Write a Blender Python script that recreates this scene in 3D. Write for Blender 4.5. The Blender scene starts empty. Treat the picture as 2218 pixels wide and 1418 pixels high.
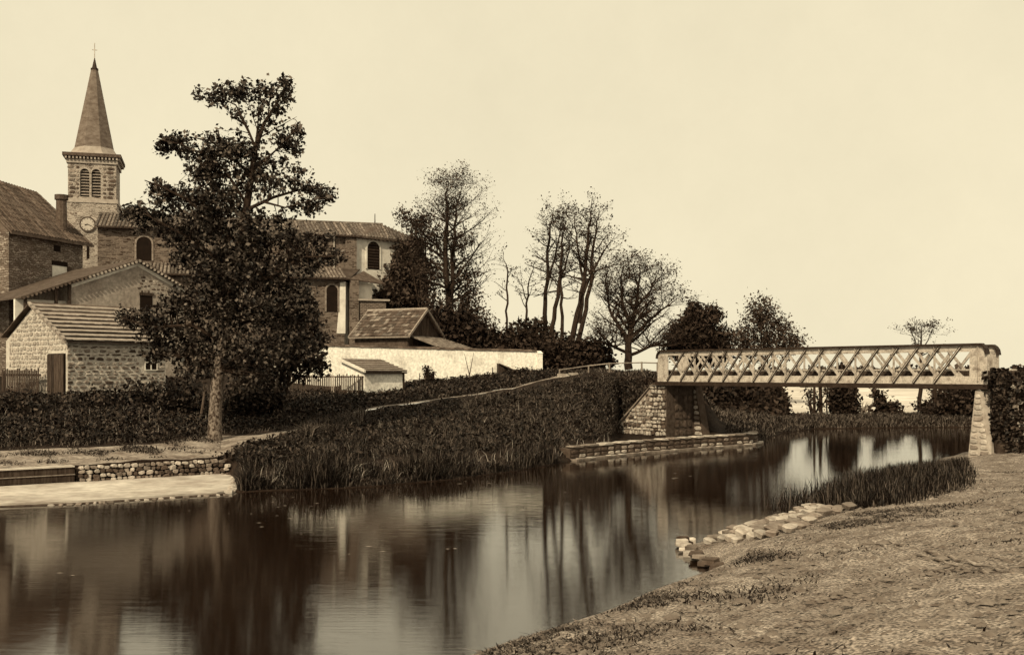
import bpy, math, random
import numpy as np
from mathutils import Vector, Matrix

sc = bpy.context.scene
COL = sc.collection
rad = math.radians

# ------------------------------------------------------------------ camera
CAMZ, HOR, CX, F = 3.2, 807.0, 1109.0, 2300.0
cd = bpy.data.cameras.new('camera')
cam = bpy.data.objects.new('camera', cd)
COL.objects.link(cam)
cam.location = (0, 0, CAMZ)
cam.rotation_euler = (rad(90), 0, 0)
cd.sensor_width = 36.0
cd.lens = F / 2218 * 36
cd.shift_y = (HOR - 709.0) / 2218 * 1.0
cd.clip_start, cd.clip_end = 0.1, 3000
sc.camera = cam

# ------------------------------------------------------------------ sky, sun, exposure
SUN_DIR = Vector((-0.33, -0.72, 0.62)).normalized()      # towards the sun
world = bpy.data.worlds.new('World')
sc.world = world
world.use_nodes = True
wn, wl = world.node_tree.nodes, world.node_tree.links
wn.clear()
w_out = wn.new('ShaderNodeOutputWorld')
w_bg = wn.new('ShaderNodeBackground')
w_sky = wn.new('ShaderNodeTexSky')
w_sky.sky_type = 'NISHITA'
w_sky.sun_disc = False
w_sky.sun_elevation = math.asin(SUN_DIR.z)
w_sky.sun_rotation = math.atan2(SUN_DIR.x, SUN_DIR.y)
w_bw = wn.new('ShaderNodeRGBToBW')
w_tint = wn.new('ShaderNodeMix'); w_tint.data_type = 'RGBA'; w_tint.blend_type = 'MULTIPLY'
w_tint.inputs[0].default_value = 1.0
w_tint.inputs[7].default_value = (1.0, 0.89, 0.6, 1)
w_mix = wn.new('ShaderNodeMix'); w_mix.data_type = 'RGBA'
w_mix.inputs[0].default_value = 0.93                      # thin even overcast over the blue
w_mix.inputs[7].default_value = (9.15, 8.15, 5.75, 1)
wl.new(w_sky.outputs[0], w_bw.inputs[0])
wl.new(w_bw.outputs[0], w_tint.inputs[6])
wl.new(w_tint.outputs[2], w_mix.inputs[6])
w_tc = wn.new('ShaderNodeTexCoord'); w_nz = wn.new('ShaderNodeTexNoise')
w_nz.inputs['Scale'].default_value = 2.6; w_nz.inputs['Detail'].default_value = 12; w_nz.inputs['Roughness'].default_value = .72
wl.new(w_tc.outputs['Generated'], w_nz.inputs['Vector'])
w_mr = wn.new('ShaderNodeMapRange'); w_mr.inputs[1].default_value = .3; w_mr.inputs[2].default_value = .7
w_mr.inputs[3].default_value = .945; w_mr.inputs[4].default_value = 1.045       # faint mottling of the overcast
wl.new(w_nz.outputs[0], w_mr.inputs[0])
w_mul = wn.new('ShaderNodeMix'); w_mul.data_type = 'RGBA'; w_mul.blend_type = 'MULTIPLY'; w_mul.inputs[0].default_value = 1
wl.new(w_mix.outputs[2], w_mul.inputs[6]); wl.new(w_mr.outputs[0], w_mul.inputs[7])
wl.new(w_mul.outputs[2], w_bg.inputs[0])
w_bg.inputs[1].default_value = 0.1
wl.new(w_bg.outputs[0], w_out.inputs[0])

sd = bpy.data.lights.new('sun', 'SUN')
sun = bpy.data.objects.new('sun', sd)
COL.objects.link(sun)
sd.energy = 4.2
sd.angle = rad(0.6)
sd.color = (1.0, 0.86, 0.58)
sun.rotation_euler = SUN_DIR.to_track_quat('Z', 'Y').to_euler()

sc.view_settings.view_transform = 'Standard'
sc.view_settings.look = 'None'
sc.view_settings.exposure = 0.0
sc.view_settings.gamma = 1.0
sc.view_settings.use_curve_mapping = False
sc.cycles.max_bounces = 5
sc.cycles.diffuse_bounces = 2
sc.cycles.glossy_bounces = 2
sc.cycles.transmission_bounces = 3
sc.cycles.transparent_max_bounces = 4
sc.cycles.use_adaptive_sampling = True
sc.cycles.adaptive_threshold = 0.03

R = random.Random(11)
RN = np.random.default_rng(5)

# ------------------------------------------------------------------ helpers
def P(px, py, d):
    """world point seen at photo pixel (px, py) at distance d"""
    return Vector(((px - CX) / F * d, d, CAMZ - (py - HOR) / F * d))

def XY(px, d):
    return Vector(((px - CX) / F * d, d, 0))

def Z(py, d):
    return CAMZ - (py - HOR) / F * d

def link(name, me, mat=None, parent=None, loc=None):
    o = bpy.data.objects.new(name, me)
    COL.objects.link(o)
    if mat is not None and not me.materials:
        me.materials.append(mat)
    if parent is not None:
        o.parent = parent
    if loc is not None:
        o.location = loc
    return o

def tag(o, label=None, cat=None, group=None, kind=None):
    if label: o['label'] = label
    if cat: o['category'] = cat
    if group: o['group'] = group
    if kind: o['kind'] = kind
    return o

def thing(name, label, cat, loc, group=None):
    o = bpy.data.objects.new(name, None)
    COL.objects.link(o)
    o.empty_display_size = 0.3
    o.location = loc
    return tag(o, label, cat, group)

class Fr:
    """building frame: origin (x, y), u along the front, v away from the viewer"""
    def __init__(s, o, u):
        s.o = Vector((o[0], o[1], 0)); s.u = Vector((u[0], u[1], 0)).normalized()
        s.v = Vector((-s.u.y, s.u.x, 0))
        s.ang = math.atan2(s.u.y, s.u.x)
    def __call__(s, a, b, c):
        return s.o + s.u * a + s.v * b + Vector((0, 0, c))
    def a_of(s, px, b=0.0):
        r = (px - CX) / F
        o = s.o + s.v * b
        return (o.y * r - o.x) / (s.u.x - s.u.y * r)
    def d_of(s, px, b=0.0):
        return (s.o + s.v * b + s.u * s.a_of(px, b)).y
    def z_of(s, px, py, b=0.0):
        return Z(py, s.d_of(px, b))

class MB:
    def __init__(s): s.v, s.f = [], []
    def add(s, vs, fs):
        n = len(s.v)
        s.v += [Vector(p) for p in vs]
        s.f += [tuple(i + n for i in f) for f in fs]
        return s
    def box(s, fr, a0, a1, b0, b1, c0, c1):
        vs = [fr(a, b, c) for c in (c0, c1) for b in (b0, b1) for a in (a0, a1)]
        return s.add(vs, [(0,2,3,1),(4,5,7,6),(0,1,5,4),(2,6,7,3),(0,4,6,2),(1,3,7,5)])
    def prism(s, pts, ext):
        n = len(pts); ext = Vector(ext)
        vs = [Vector(p) for p in pts] + [Vector(p) + ext for p in pts]
        fs = [tuple(range(n))[::-1], tuple(range(n, 2*n))] + [(i, (i+1) % n, n + (i+1) % n, n + i) for i in range(n)]
        return s.add(vs, fs)
    def hexa(s, low, high):
        n = len(low)
        vs = list(low) + list(high)
        fs = [tuple(range(n))[::-1], tuple(range(n, 2*n))] + [(i, (i+1) % n, n + (i+1) % n, n + i) for i in range(n)]
        return s.add(vs, fs)
    def tube(s, pts, rs, n=6, cap=True):
        base = len(s.v); pts = [Vector(p) for p in pts]
        for i, p in enumerate(pts):
            t = (pts[min(i+1, len(pts)-1)] - pts[max(i-1, 0)])
            if t.length < 1e-6: t = Vector((0, 0, 1))
            t.normalize()
            x = t.cross(Vector((0.31, 0.9, 0.17))); x.normalize(); y = t.cross(x)
            for k in range(n):
                a = 2 * math.pi * k / n
                s.v.append(p + (x * math.cos(a) + y * math.sin(a)) * rs[i])
        for i in range(len(pts) - 1):
            for k in range(n):
                k2 = (k + 1) % n
                s.f.append((base + i*n + k, base + i*n + k2, base + (i+1)*n + k2, base + (i+1)*n + k))
        if cap:
            s.f.append(tuple(base + k for k in range(n))[::-1])
            s.f.append(tuple(base + (len(pts)-1)*n + k for k in range(n)))
        return s
    def bar(s, p0, p1, w, t, up):
        """rectangular bar, width w along 'up' cross, thickness t along up"""
        p0, p1, up = Vector(p0), Vector(p1), Vector(up)
        d = (p1 - p0).normalized(); x = d.cross(up).normalized() * w / 2; y = up.normalized() * t / 2
        vs = [p + sx * x + sy * y for p in (p0, p1) for sx, sy in ((-1,-1),(1,-1),(1,1),(-1,1))]
        return s.add(vs, [(3,2,1,0),(4,5,6,7),(0,1,5,4),(1,2,6,5),(2,3,7,6),(3,0,4,7)])
    def build(s, name, mat, parent=None, smooth=False):
        loc = Vector((0, 0, 0))
        if parent is not None:
            q = parent
            while q is not None:
                loc = loc + q.location; q = q.parent
        me = bpy.data.meshes.new(name)
        me.from_pydata([p - loc for p in s.v], [], s.f)
        if smooth:
            me.polygons.foreach_set('use_smooth', [True] * len(me.polygons))
        me.update()
        return link(name, me, mat, parent)

def np_mesh(name, verts, faces, mat, parent=None, smooth=False):
    """verts (n,3) array, faces (m,k) array"""
    me = bpy.data.meshes.new(name)
    n, m, k = len(verts), len(faces), faces.shape[1]
    loc = np.zeros(3)
    q = parent
    while q is not None:
        loc = loc + np.array(q.location); q = q.parent
    me.vertices.add(n); me.vertices.foreach_set('co', (verts - loc).astype(np.float32).ravel())
    me.loops.add(m * k); me.loops.foreach_set('vertex_index', faces.astype(np.int32).ravel())
    me.polygons.add(m)
    me.polygons.foreach_set('loop_start', np.arange(0, m * k, k, dtype=np.int32))
    if smooth: me.polygons.foreach_set('use_smooth', np.ones(m, dtype=bool))
    me.update(calc_edges=True); me.validate()
    return link(name, me, mat, parent)

# ------------------------------------------------------------------ materials (sepia print tones)
def sep(v):
    k = min(1.0, max(0.0, (math.log10(max(v, 1e-3)) + 2) / 2))
    return (v, v * (0.50 + 0.47 * k), v * (0.29 + 0.61 * k), 1)

def nodes(m):
    m.use_nodes = True
    nt = m.node_tree; nt.nodes.clear()
    return nt, nt.nodes.new, nt.links.new

def M(name, lo, hi, scale=3.0, detail=5, rough=0.9, bump=0.3, bscale=25.0, bdist=0.03, stretch=(1, 1, 1),
      vary=0.25, trans=0.0, ramp=(0.35, 0.68), speck=0.0, spscale=60, island=0.0):
    m = bpy.data.materials.new(name)
    nt, N, L = nodes(m)
    out = N('ShaderNodeOutputMaterial'); bs = N('ShaderNodeBsdfPrincipled')
    geo = N('ShaderNodeNewGeometry'); mp = N('ShaderNodeMapping'); mp.inputs['Scale'].default_value = stretch
    L(geo.outputs['Position'], mp.inputs['Vector'])
    n1 = N('ShaderNodeTexNoise'); n1.inputs['Scale'].default_value = scale; n1.inputs['Detail'].default_value = detail
    n1.inputs['Roughness'].default_value = 0.65
    L(mp.outputs[0], n1.inputs['Vector'])
    cr = N('ShaderNodeValToRGB')
    cr.color_ramp.elements[0].position, cr.color_ramp.elements[1].position = ramp
    cr.color_ramp.elements[0].color = sep(lo); cr.color_ramp.elements[1].color = sep(hi)
    if island > 0:
        im = N('ShaderNodeMix'); im.data_type = 'FLOAT'; im.inputs[0].default_value = island
        L(n1.outputs[0], im.inputs[2]); L(geo.outputs['Random Per Island'], im.inputs[3]); L(im.outputs[0], cr.inputs[0])
    else:
        L(n1.outputs[0], cr.inputs[0])
    col = cr.outputs[0]
    if vary > 0:
        oi = N('ShaderNodeObjectInfo'); mr = N('ShaderNodeMapRange')
        mr.inputs[3].default_value = 1 - vary; mr.inputs[4].default_value = 1 + vary
        L(oi.outputs['Random'], mr.inputs[0])
        mx = N('ShaderNodeMix'); mx.data_type = 'RGBA'; mx.blend_type = 'MULTIPLY'; mx.inputs[0].default_value = 1
        L(col, mx.inputs[6]); L(mr.outputs[0], mx.inputs[7]); col = mx.outputs[2]
    if speck > 0:
        n3 = N('ShaderNodeTexNoise'); n3.inputs['Scale'].default_value = spscale; n3.inputs['Detail'].default_value = 3
        L(mp.outputs[0], n3.inputs['Vector'])
        mr2 = N('ShaderNodeMapRange'); mr2.inputs[1].default_value = .35; mr2.inputs[2].default_value = .65
        mr2.inputs[3].default_value = 1 - speck; mr2.inputs[4].default_value = 1 + speck
        L(n3.outputs[0], mr2.inputs[0])
        mx2 = N('ShaderNodeMix'); mx2.data_type = 'RGBA'; mx2.blend_type = 'MULTIPLY'; mx2.inputs[0].default_value = 1
        L(col, mx2.inputs[6]); L(mr2.outputs[0], mx2.inputs[7]); col = mx2.outputs[2]
    L(col, bs.inputs['Base Color'])
    bs.inputs['Roughness'].default_value = rough
    bs.inputs['Specular IOR Level'].default_value = 0.15
    if bump > 0:
        n2 = N('ShaderNodeTexNoise'); n2.inputs['Scale'].default_value = bscale; n2.inputs['Detail'].default_value = 5
        L(mp.outputs[0], n2.inputs['Vector'])
        b = N('ShaderNodeBump'); b.inputs['Strength'].default_value = bump; b.inputs['Distance'].default_value = bdist
        L(n2.outputs[0], b.inputs['Height']); L(b.outputs[0], bs.inputs['Normal'])
    sh = bs.outputs[0]
    if trans > 0:
        tr = N('ShaderNodeBsdfTranslucent'); L(col, tr.inputs[0])
        ms = N('ShaderNodeMixShader'); ms.inputs[0].default_value = trans
        L(bs.outputs[0], ms.inputs[1]); L(tr.outputs[0], ms.inputs[2]); sh = ms.outputs[0]
    L(sh, out.inputs[0])
    return m

def MBRICK(name, joint, lo, hi, fr, bw=0.34, bh=0.17, mortar=0.03, rough=0.95, warp=0.05, patch=0.0):
    """coursed rubble too far off to pick apart: irregular stones with bumped joints"""
    m = bpy.data.materials.new(name)
    nt, N, L = nodes(m)
    out = N('ShaderNodeOutputMaterial'); bs = N('ShaderNodeBsdfPrincipled')
    geo = N('ShaderNodeNewGeometry')
    d1 = N('ShaderNodeVectorMath'); d1.operation = 'DOT_PRODUCT'
    s = fr.u + fr.v
    d1.inputs[1].default_value = (s.x, s.y, 0)
    L(geo.outputs['Position'], d1.inputs[0])
    sx = N('ShaderNodeSeparateXYZ'); L(geo.outputs['Position'], sx.inputs[0])
    cb = N('ShaderNodeCombineXYZ'); L(d1.outputs['Value'], cb.inputs[0]); L(sx.outputs[2], cb.inputs[1])
    nz = N('ShaderNodeTexNoise'); nz.inputs['Scale'].default_value = 2.6; nz.inputs['Detail'].default_value = 3
    L(cb.outputs[0], nz.inputs['Vector'])
    sub = N('ShaderNodeVectorMath'); sub.operation = 'SUBTRACT'; sub.inputs[1].default_value = (.5, .5, .5)
    L(nz.outputs['Color'], sub.inputs[0])
    scl = N('ShaderNodeVectorMath'); scl.operation = 'SCALE'; scl.inputs['Scale'].default_value = warp * 4
    L(sub.outputs[0], scl.inputs[0])
    ad = N('ShaderNodeVectorMath'); ad.operation = 'ADD'
    L(cb.outputs[0], ad.inputs[0]); L(scl.outputs[0], ad.inputs[1])
    br = N('ShaderNodeTexBrick')
    br.inputs['Scale'].default_value = 1.0
    br.inputs['Brick Width'].default_value = bw; br.inputs['Row Height'].default_value = bh
    br.inputs['Mortar Size'].default_value = mortar; br.inputs['Mortar Smooth'].default_value = 0.4
    br.inputs['Color1'].default_value = sep(lo); br.inputs['Color2'].default_value = sep(hi); br.inputs['Mortar'].default_value = sep(joint)
    L(ad.outputs[0], br.inputs['Vector'])
    n2 = N('ShaderNodeTexNoise'); n2.inputs['Scale'].default_value = 1.3; n2.inputs['Detail'].default_value = 8
    n2.inputs['Roughness'].default_value = .75
    L(cb.outputs[0], n2.inputs['Vector'])
    mr = N('ShaderNodeMapRange'); mr.inputs[1].default_value = .3; mr.inputs[2].default_value = .7
    mr.inputs[3].default_value = .6; mr.inputs[4].default_value = 1.4
    L(n2.outputs[0], mr.inputs[0])
    mx = N('ShaderNodeMix'); mx.data_type = 'RGBA'; mx.blend_type = 'MULTIPLY'; mx.inputs[0].default_value = 1
    L(br.outputs['Color'], mx.inputs[6]); L(mr.outputs[0], mx.inputs[7])
    L(mx.outputs[2], bs.inputs['Base Color'])
    bs.inputs['Roughness'].default_value = rough; bs.inputs['Specular IOR Level'].default_value = .1
    b = N('ShaderNodeBump'); b.inputs['Strength'].default_value = .6; b.inputs['Distance'].default_value = .04; b.invert = True
    L(br.outputs['Fac'], b.inputs['Height']); L(b.outputs[0], bs.inputs['Normal'])
    L(bs.outputs[0], out.inputs[0])
    return m

m_leaf = M('chestnut_leaf', .006, .2, scale=1.6, rough=.5, bump=0, vary=0, trans=.1, island=.75, ramp=(.45, 1.0))
m_leaf2 = M('shrub_leaf', .006, .11, scale=1.2, rough=.55, bump=0, vary=.15, trans=.08, island=.75, ramp=(.45, .98))
m_leaf_far = M('far_leaf', .018, .085, scale=.8, rough=.8, bump=0, vary=.2, trans=.15, island=.6)
m_yew = M('yew_needles', .010, .05, scale=1.5, rough=.7, bump=0, vary=.15, trans=.05, island=.6)
m_bark = M('bark', .05, .15, scale=7, stretch=(1, 1, .3), bump=.7, bscale=18, vary=.15)
m_bark_lit = M('lit_mottled_bark', .035, .22, scale=11, detail=6, stretch=(1, 1, .8), bump=.7, bscale=22, vary=0, ramp=(.42, .6))
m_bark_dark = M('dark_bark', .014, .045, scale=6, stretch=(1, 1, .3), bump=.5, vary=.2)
m_soil = M('bank_soil', .008, .03, scale=1.7, detail=8, bump=1, bscale=7, bdist=.08, vary=0)
m_grass = M('bank_grass', .008, .2, scale=.55, detail=6, rough=.6, bump=0, vary=0, trans=.1, island=.55, ramp=(.42, .85))
m_reed = M('reed_blade', .005, .17, scale=2, detail=3, rough=.5, bump=0, vary=0, trans=.1, ramp=(.6, 1.0), island=.8)
m_path = M('path_dust', .13, .34, scale=1.4, detail=8, bump=.6, bscale=12, vary=0, speck=.35, spscale=9)
m_tow = M('towpath_gravel', .075, .29, scale=1.6, detail=12, bump=1, bscale=16, bdist=.045, vary=0, speck=.8, spscale=34, ramp=(.32, .62))
m_meadow = M('pale_meadow', .45, .7, scale=.25, detail=5, bump=.2, vary=0)
m_lime = M('limewash', .5, .8, scale=1.1, detail=12, bump=.5, bscale=14, vary=0, speck=.16, spscale=9, ramp=(.28, .52), stretch=(1, 1, .8))
m_plaster = M('white_plaster', .55, .8, scale=1.5, detail=8, bump=.3, vary=0)  # white plaster and pale trim
m_render = M('gable_render', .22, .36, scale=.8, detail=9, bump=.4, bscale=10, vary=0, speck=.2, spscale=6)
m_paint = M('pale_iron_paint', .14, .42, scale=4, detail=10, rough=.6, bump=.2, vary=.14, speck=.25, spscale=25, ramp=(.3, .52))
m_iron_dark = M('dark_iron', .02, .045, scale=6, rough=.6, bump=.2, vary=.1)
m_concrete = M('quay_stone', .28, .62, scale=1.2, detail=9, bump=.35, bscale=12, vary=.06, stretch=(.5, .5, 2.5), speck=.12, spscale=8)
m_stone_l = M('light_stone', .26, .5, scale=5, detail=7, bump=.7, bscale=18, vary=.25)
m_stone_m = M('mid_stone', .14, .28, scale=5, detail=7, bump=.7, bscale=18, vary=.3)
m_stone_d = M('dark_stone', .05, .12, scale=5, detail=7, bump=.7, bscale=18, vary=.3)
m_mortar = M('lime_mortar', .26, .42, scale=4, detail=8, bump=.5, vary=0)
m_mortar_w = M('pale_mortar', .42, .62, scale=4, detail=8, bump=.5, vary=0)
m_mortar_d = M('dark_mortar', .05, .1, scale=4, detail=8, bump=.5, vary=0)
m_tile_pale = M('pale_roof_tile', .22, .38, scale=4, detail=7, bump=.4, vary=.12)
m_tile = M('roof_tile', .04, .3, scale=3.5, detail=9, bump=.4, vary=.45)
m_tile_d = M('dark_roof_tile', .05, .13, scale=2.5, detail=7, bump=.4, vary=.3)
m_slate = M('spire_slate', .10, .2, scale=2.2, detail=8, bump=.5, bscale=9, vary=0, stretch=(1, 1, 2))
m_wood_d = M('old_board', .025, .09, scale=5, stretch=(3, 3, .35), bump=.5, vary=.3)
m_wood_l = M('pale_board', .18, .32, scale=5, stretch=(2, 2, .4), bump=.4, vary=.2)
m_dark = M('dark_opening', .008, .014, scale=3, bump=0, vary=0)
m_clock = M('clock_face', .36, .5, scale=3, bump=0, vary=0)
m_dress = M('dressed_stone', .26, .42, scale=2, detail=8, bump=.4, vary=.1)

def water_mat():
    m = bpy.data.materials.new('canal_water')
    nt, N, L = nodes(m)
    out = N('ShaderNodeOutputMaterial'); bs = N('ShaderNodeBsdfPrincipled')
    bs.inputs['Base Color'].default_value = sep(.012)
    bs.inputs['Roughness'].default_value = 0.01
    bs.inputs['IOR'].default_value = 2.4
    geo = N('ShaderNodeNewGeometry'); mp = N('ShaderNodeMapping'); mp.inputs['Scale'].default_value = (.45, 22, 1)
    L(geo.outputs['Position'], mp.inputs['Vector'])
    n1 = N('ShaderNodeTexNoise'); n1.inputs['Scale'].default_value = 1.5; n1.inputs['Detail'].default_value = 4
    n1.inputs['Roughness'].default_value = .45
    L(mp.outputs[0], n1.inputs['Vector'])
    b = N('ShaderNodeBump'); b.inputs['Strength'].default_value = 1.0; b.inputs['Distance'].default_value = .0008
    L(n1.outputs[0], b.inputs['Height']); L(b.outputs[0], bs.inputs['Normal'])
    L(bs.outputs[0], out.inputs[0])
    return m
m_water = water_mat()

# ------------------------------------------------------------------ shared stone meshes
def stone_mesh(name, mat, seed, jag=0.26):
    r = random.Random(seed)
    rows = [(-.5, .80, .0), (.3, 1.0, .0), (.5, .72, .0)]        # depth (y), outline scale
    vs = []
    angs = [r.uniform(-.25, .25) + 2 * math.pi * k / 8 for k in range(8)]
    rr = [r.uniform(1 - jag, 1.0) for _ in range(8)]
    for dy, k, _ in rows:
        for a, q in zip(angs, rr):
            x, z = math.cos(a), math.sin(a)
            s = 1 / max(abs(x), abs(z)) * .7 + .3
            vs.append((x * s * .5 * q * k, dy if k < 1 else dy, z * s * .5 * q * k))
    fs = []
    for i in range(2):
        for k in range(8):
            k2 = (k + 1) % 8
            fs.append((i*8+k, i*8+k2, (i+1)*8+k2, (i+1)*8+k))
    fs.append(tuple(range(8))[::-1]); fs.append(tuple(range(16, 24)))
    me = bpy.data.meshes.new(name)
    me.from_pydata([(x, -y, z) for x, y, z in vs], [], [f[::-1] for f in fs])
    me.materials.append(mat); me.update()
    return me
STONES = {k: [stone_mesh('stone_' + k, mt, 40 * j + i) for i in range(6)]
          for j, (k, mt) in enumerate((('light', m_stone_l), ('mid', m_stone_m), ('dark', m_stone_d)))}

def put_stone(parent, p, sx, sy, sz, rotz, kind, tilt=0.0, name='stone', rx=0.0):
    me = R.choice(STONES[kind])
    o = bpy.data.objects.new(name, me); COL.objects.link(o)
    o.parent = parent
    o.location = Vector(p) - Vector(parent.location)
    o.scale = (sx, sy, sz)
    o.rotation_euler = (rx, tilt, rotz)
    return o

def stone_wall(parent, fr, a0, a1, c0, c1, b=0.0, h=(.16, .26), w=(.25, .5), kinds=('mid',), gap=.03, proud=.05, ok=None, side='u', name='stone'):
    """irregular courses of stones standing proud of a mortar face, each an object"""
    c = c0; n = 0
    while c < c1 - .06:
        hh = min(R.uniform(*h), c1 - c)
        a = a0 - R.uniform(0, w[0] * .6)
        while a < a1 - .04:
            ww = R.uniform(*w) * R.choice((.7, 1, 1, 1.3))
            x0, x1 = max(a, a0), min(a + ww, a1)
            if x1 - x0 > .09:
                mid = (x0 + x1) / 2; cm = c + hh / 2
                if ok is None or ok(mid, cm, (x1 - x0) / 2, hh / 2):
                    cm += R.uniform(-.025, .025)
                    if side == 'u': p, rz = fr(mid, b, cm), fr.ang
                    else: p, rz = fr(b, mid, cm), fr.ang + (math.pi / 2 if side == 'v+' else -math.pi / 2)
                    put_stone(parent, p, (x1 - x0 - gap) * 1.06, proud * R.uniform(1.4, 2.4), (hh - gap * .8) * 1.06, rz,
                              R.choice(kinds), tilt=R.uniform(-.12, .12), name=name)
                    n += 1
            a += ww
        c += hh
    return n

# ------------------------------------------------------------------ vegetation helpers
def leaf_quads(c, size, rng, aspect=.6, up=None):
    n = len(c)
    d = rng.normal(size=(n, 3)); d /= np.linalg.norm(d, axis=1)[:, None] + 1e-9
    q = rng.normal(size=(n, 3))
    if up is not None:
        q = q * .6 + np.array(up)
    e = np.cross(d, q); e /= np.linalg.norm(e, axis=1)[:, None] + 1e-9
    s = (size * rng.uniform(.45, 1.55, n))[:, None]
    f = np.cross(d, e)
    v = np.stack([c - d * s * .5, c + e * s * aspect * .5 - f * s * .08, c + d * s * .5, c - e * s * aspect * .5 - f * s * .08], axis=1)
    return v.reshape(-1, 3)

def quads_obj(name, v, mat, parent=None):
    return np_mesh(name, v, np.arange(len(v)).reshape(-1, 4), mat, parent)

def lobe_points(lobes, rng, per=8, spread=.2, shell=.55):
    """lobes: (centre, (rx, ry, rz), clusters) -> leaf positions in clumps, denser near the lobe's skin"""
    out = []
    for c, r, n in lobes:
        d = rng.normal(size=(n, 3)); d /= np.linalg.norm(d, axis=1)[:, None]
        q = rng.uniform(0, 1, n) ** shell
        p = np.array(c) + d * q[:, None] * np.array(r)
        k = rng.poisson(per, n) + 1
        pp = np.repeat(p, k, axis=0)
        out.append(pp + rng.normal(size=pp.shape) * spread * .5)
    return np.concatenate(out)

def lobe_px(px, py, d, rx, rz, n, depth=None, dy=0.0):
    s = d / F
    return (tuple(P(px, py, d) + Vector((0, dy, 0))), (rx * s, (depth if depth else rx * s * .9), rz * s), n)

def grow(rng, mb, p, d, ln, r, lev, maxlev, tips, spread=.7, up=.15, kids=(3, 5), seg=4, taper=.35, shrink=.6):
    pts, rs = [Vector(p)], [r]
    dd = Vector(d).normalized()
    for i in range(seg):
        dd = (dd + Vector((rng.uniform(-1, 1), rng.uniform(-1, 1), rng.uniform(-1, 1) + up)) * .16).normalized()
        pts.append(pts[-1] + dd * ln / seg)
        rs.append(r * (1 - (1 - taper) * (i + 1) / seg))
    mb.tube(pts, rs, n=7 if lev == 0 else (5 if lev == 1 else 3), cap=False)
    if lev >= maxlev:
        tips.append((pts[-1], dd)); tips.append((pts[-2], dd)); return
    for k in range(rng.randint(*kids)):
        t = rng.uniform(.25, 1.0) if lev else rng.uniform(.3, 1)
        i = min(seg - 1, int(t * seg)); f = t * seg - i
        q = pts[i].lerp(pts[i + 1], f)
        ax = Vector((rng.uniform(-1, 1), rng.uniform(-1, 1), rng.uniform(-.2, .6)))
        nd = (dd * (1 - spread) + ax.normalized() * spread).normalized()
        grow(rng, mb, q, nd, ln * shrink * rng.uniform(.7, 1.15), rs[i] * .6, lev + 1, maxlev, tips, spread, up, kids, max(3, seg - 1), taper, shrink)

def bush(name, label, lobes, mat, leaf=.16, per=9, spread=.25, seed=1, group=None, cat='bush', loc=None, stems=4, aspect=.6):
    rng = np.random.default_rng(seed)
    c0 = Vector(lobes[0][0]); base = loc if loc is not None else Vector((c0.x, c0.y, c0.z - lobes[0][1][2]))
    t = thing(name, label, cat, base, group)
    pts = lobe_points(lobes, rng, per, spread)
    o = quads_obj('crown', leaf_quads(pts, leaf, rng, aspect), mat, t); o['kind'] = 'stuff'
    mb = MB()
    for k in range(stems):
        l = lobes[k % len(lobes)]
        tgt = Vector(l[0]) + Vector((R.uniform(-.3, .3) * l[1][0], R.uniform(-.3, .3) * l[1][1], 0))
        b = Vector(base) + Vector((R.uniform(-.2, .2), R.uniform(-.2, .2), 0))
        mb.tube([b, b.lerp(tgt, .5) + Vector((R.uniform(-.1, .1), 0, .05)), tgt], [.07, .05, .02], n=5, cap=False)
    mb.build('trunk', m_bark_dark, t)
    return t

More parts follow.
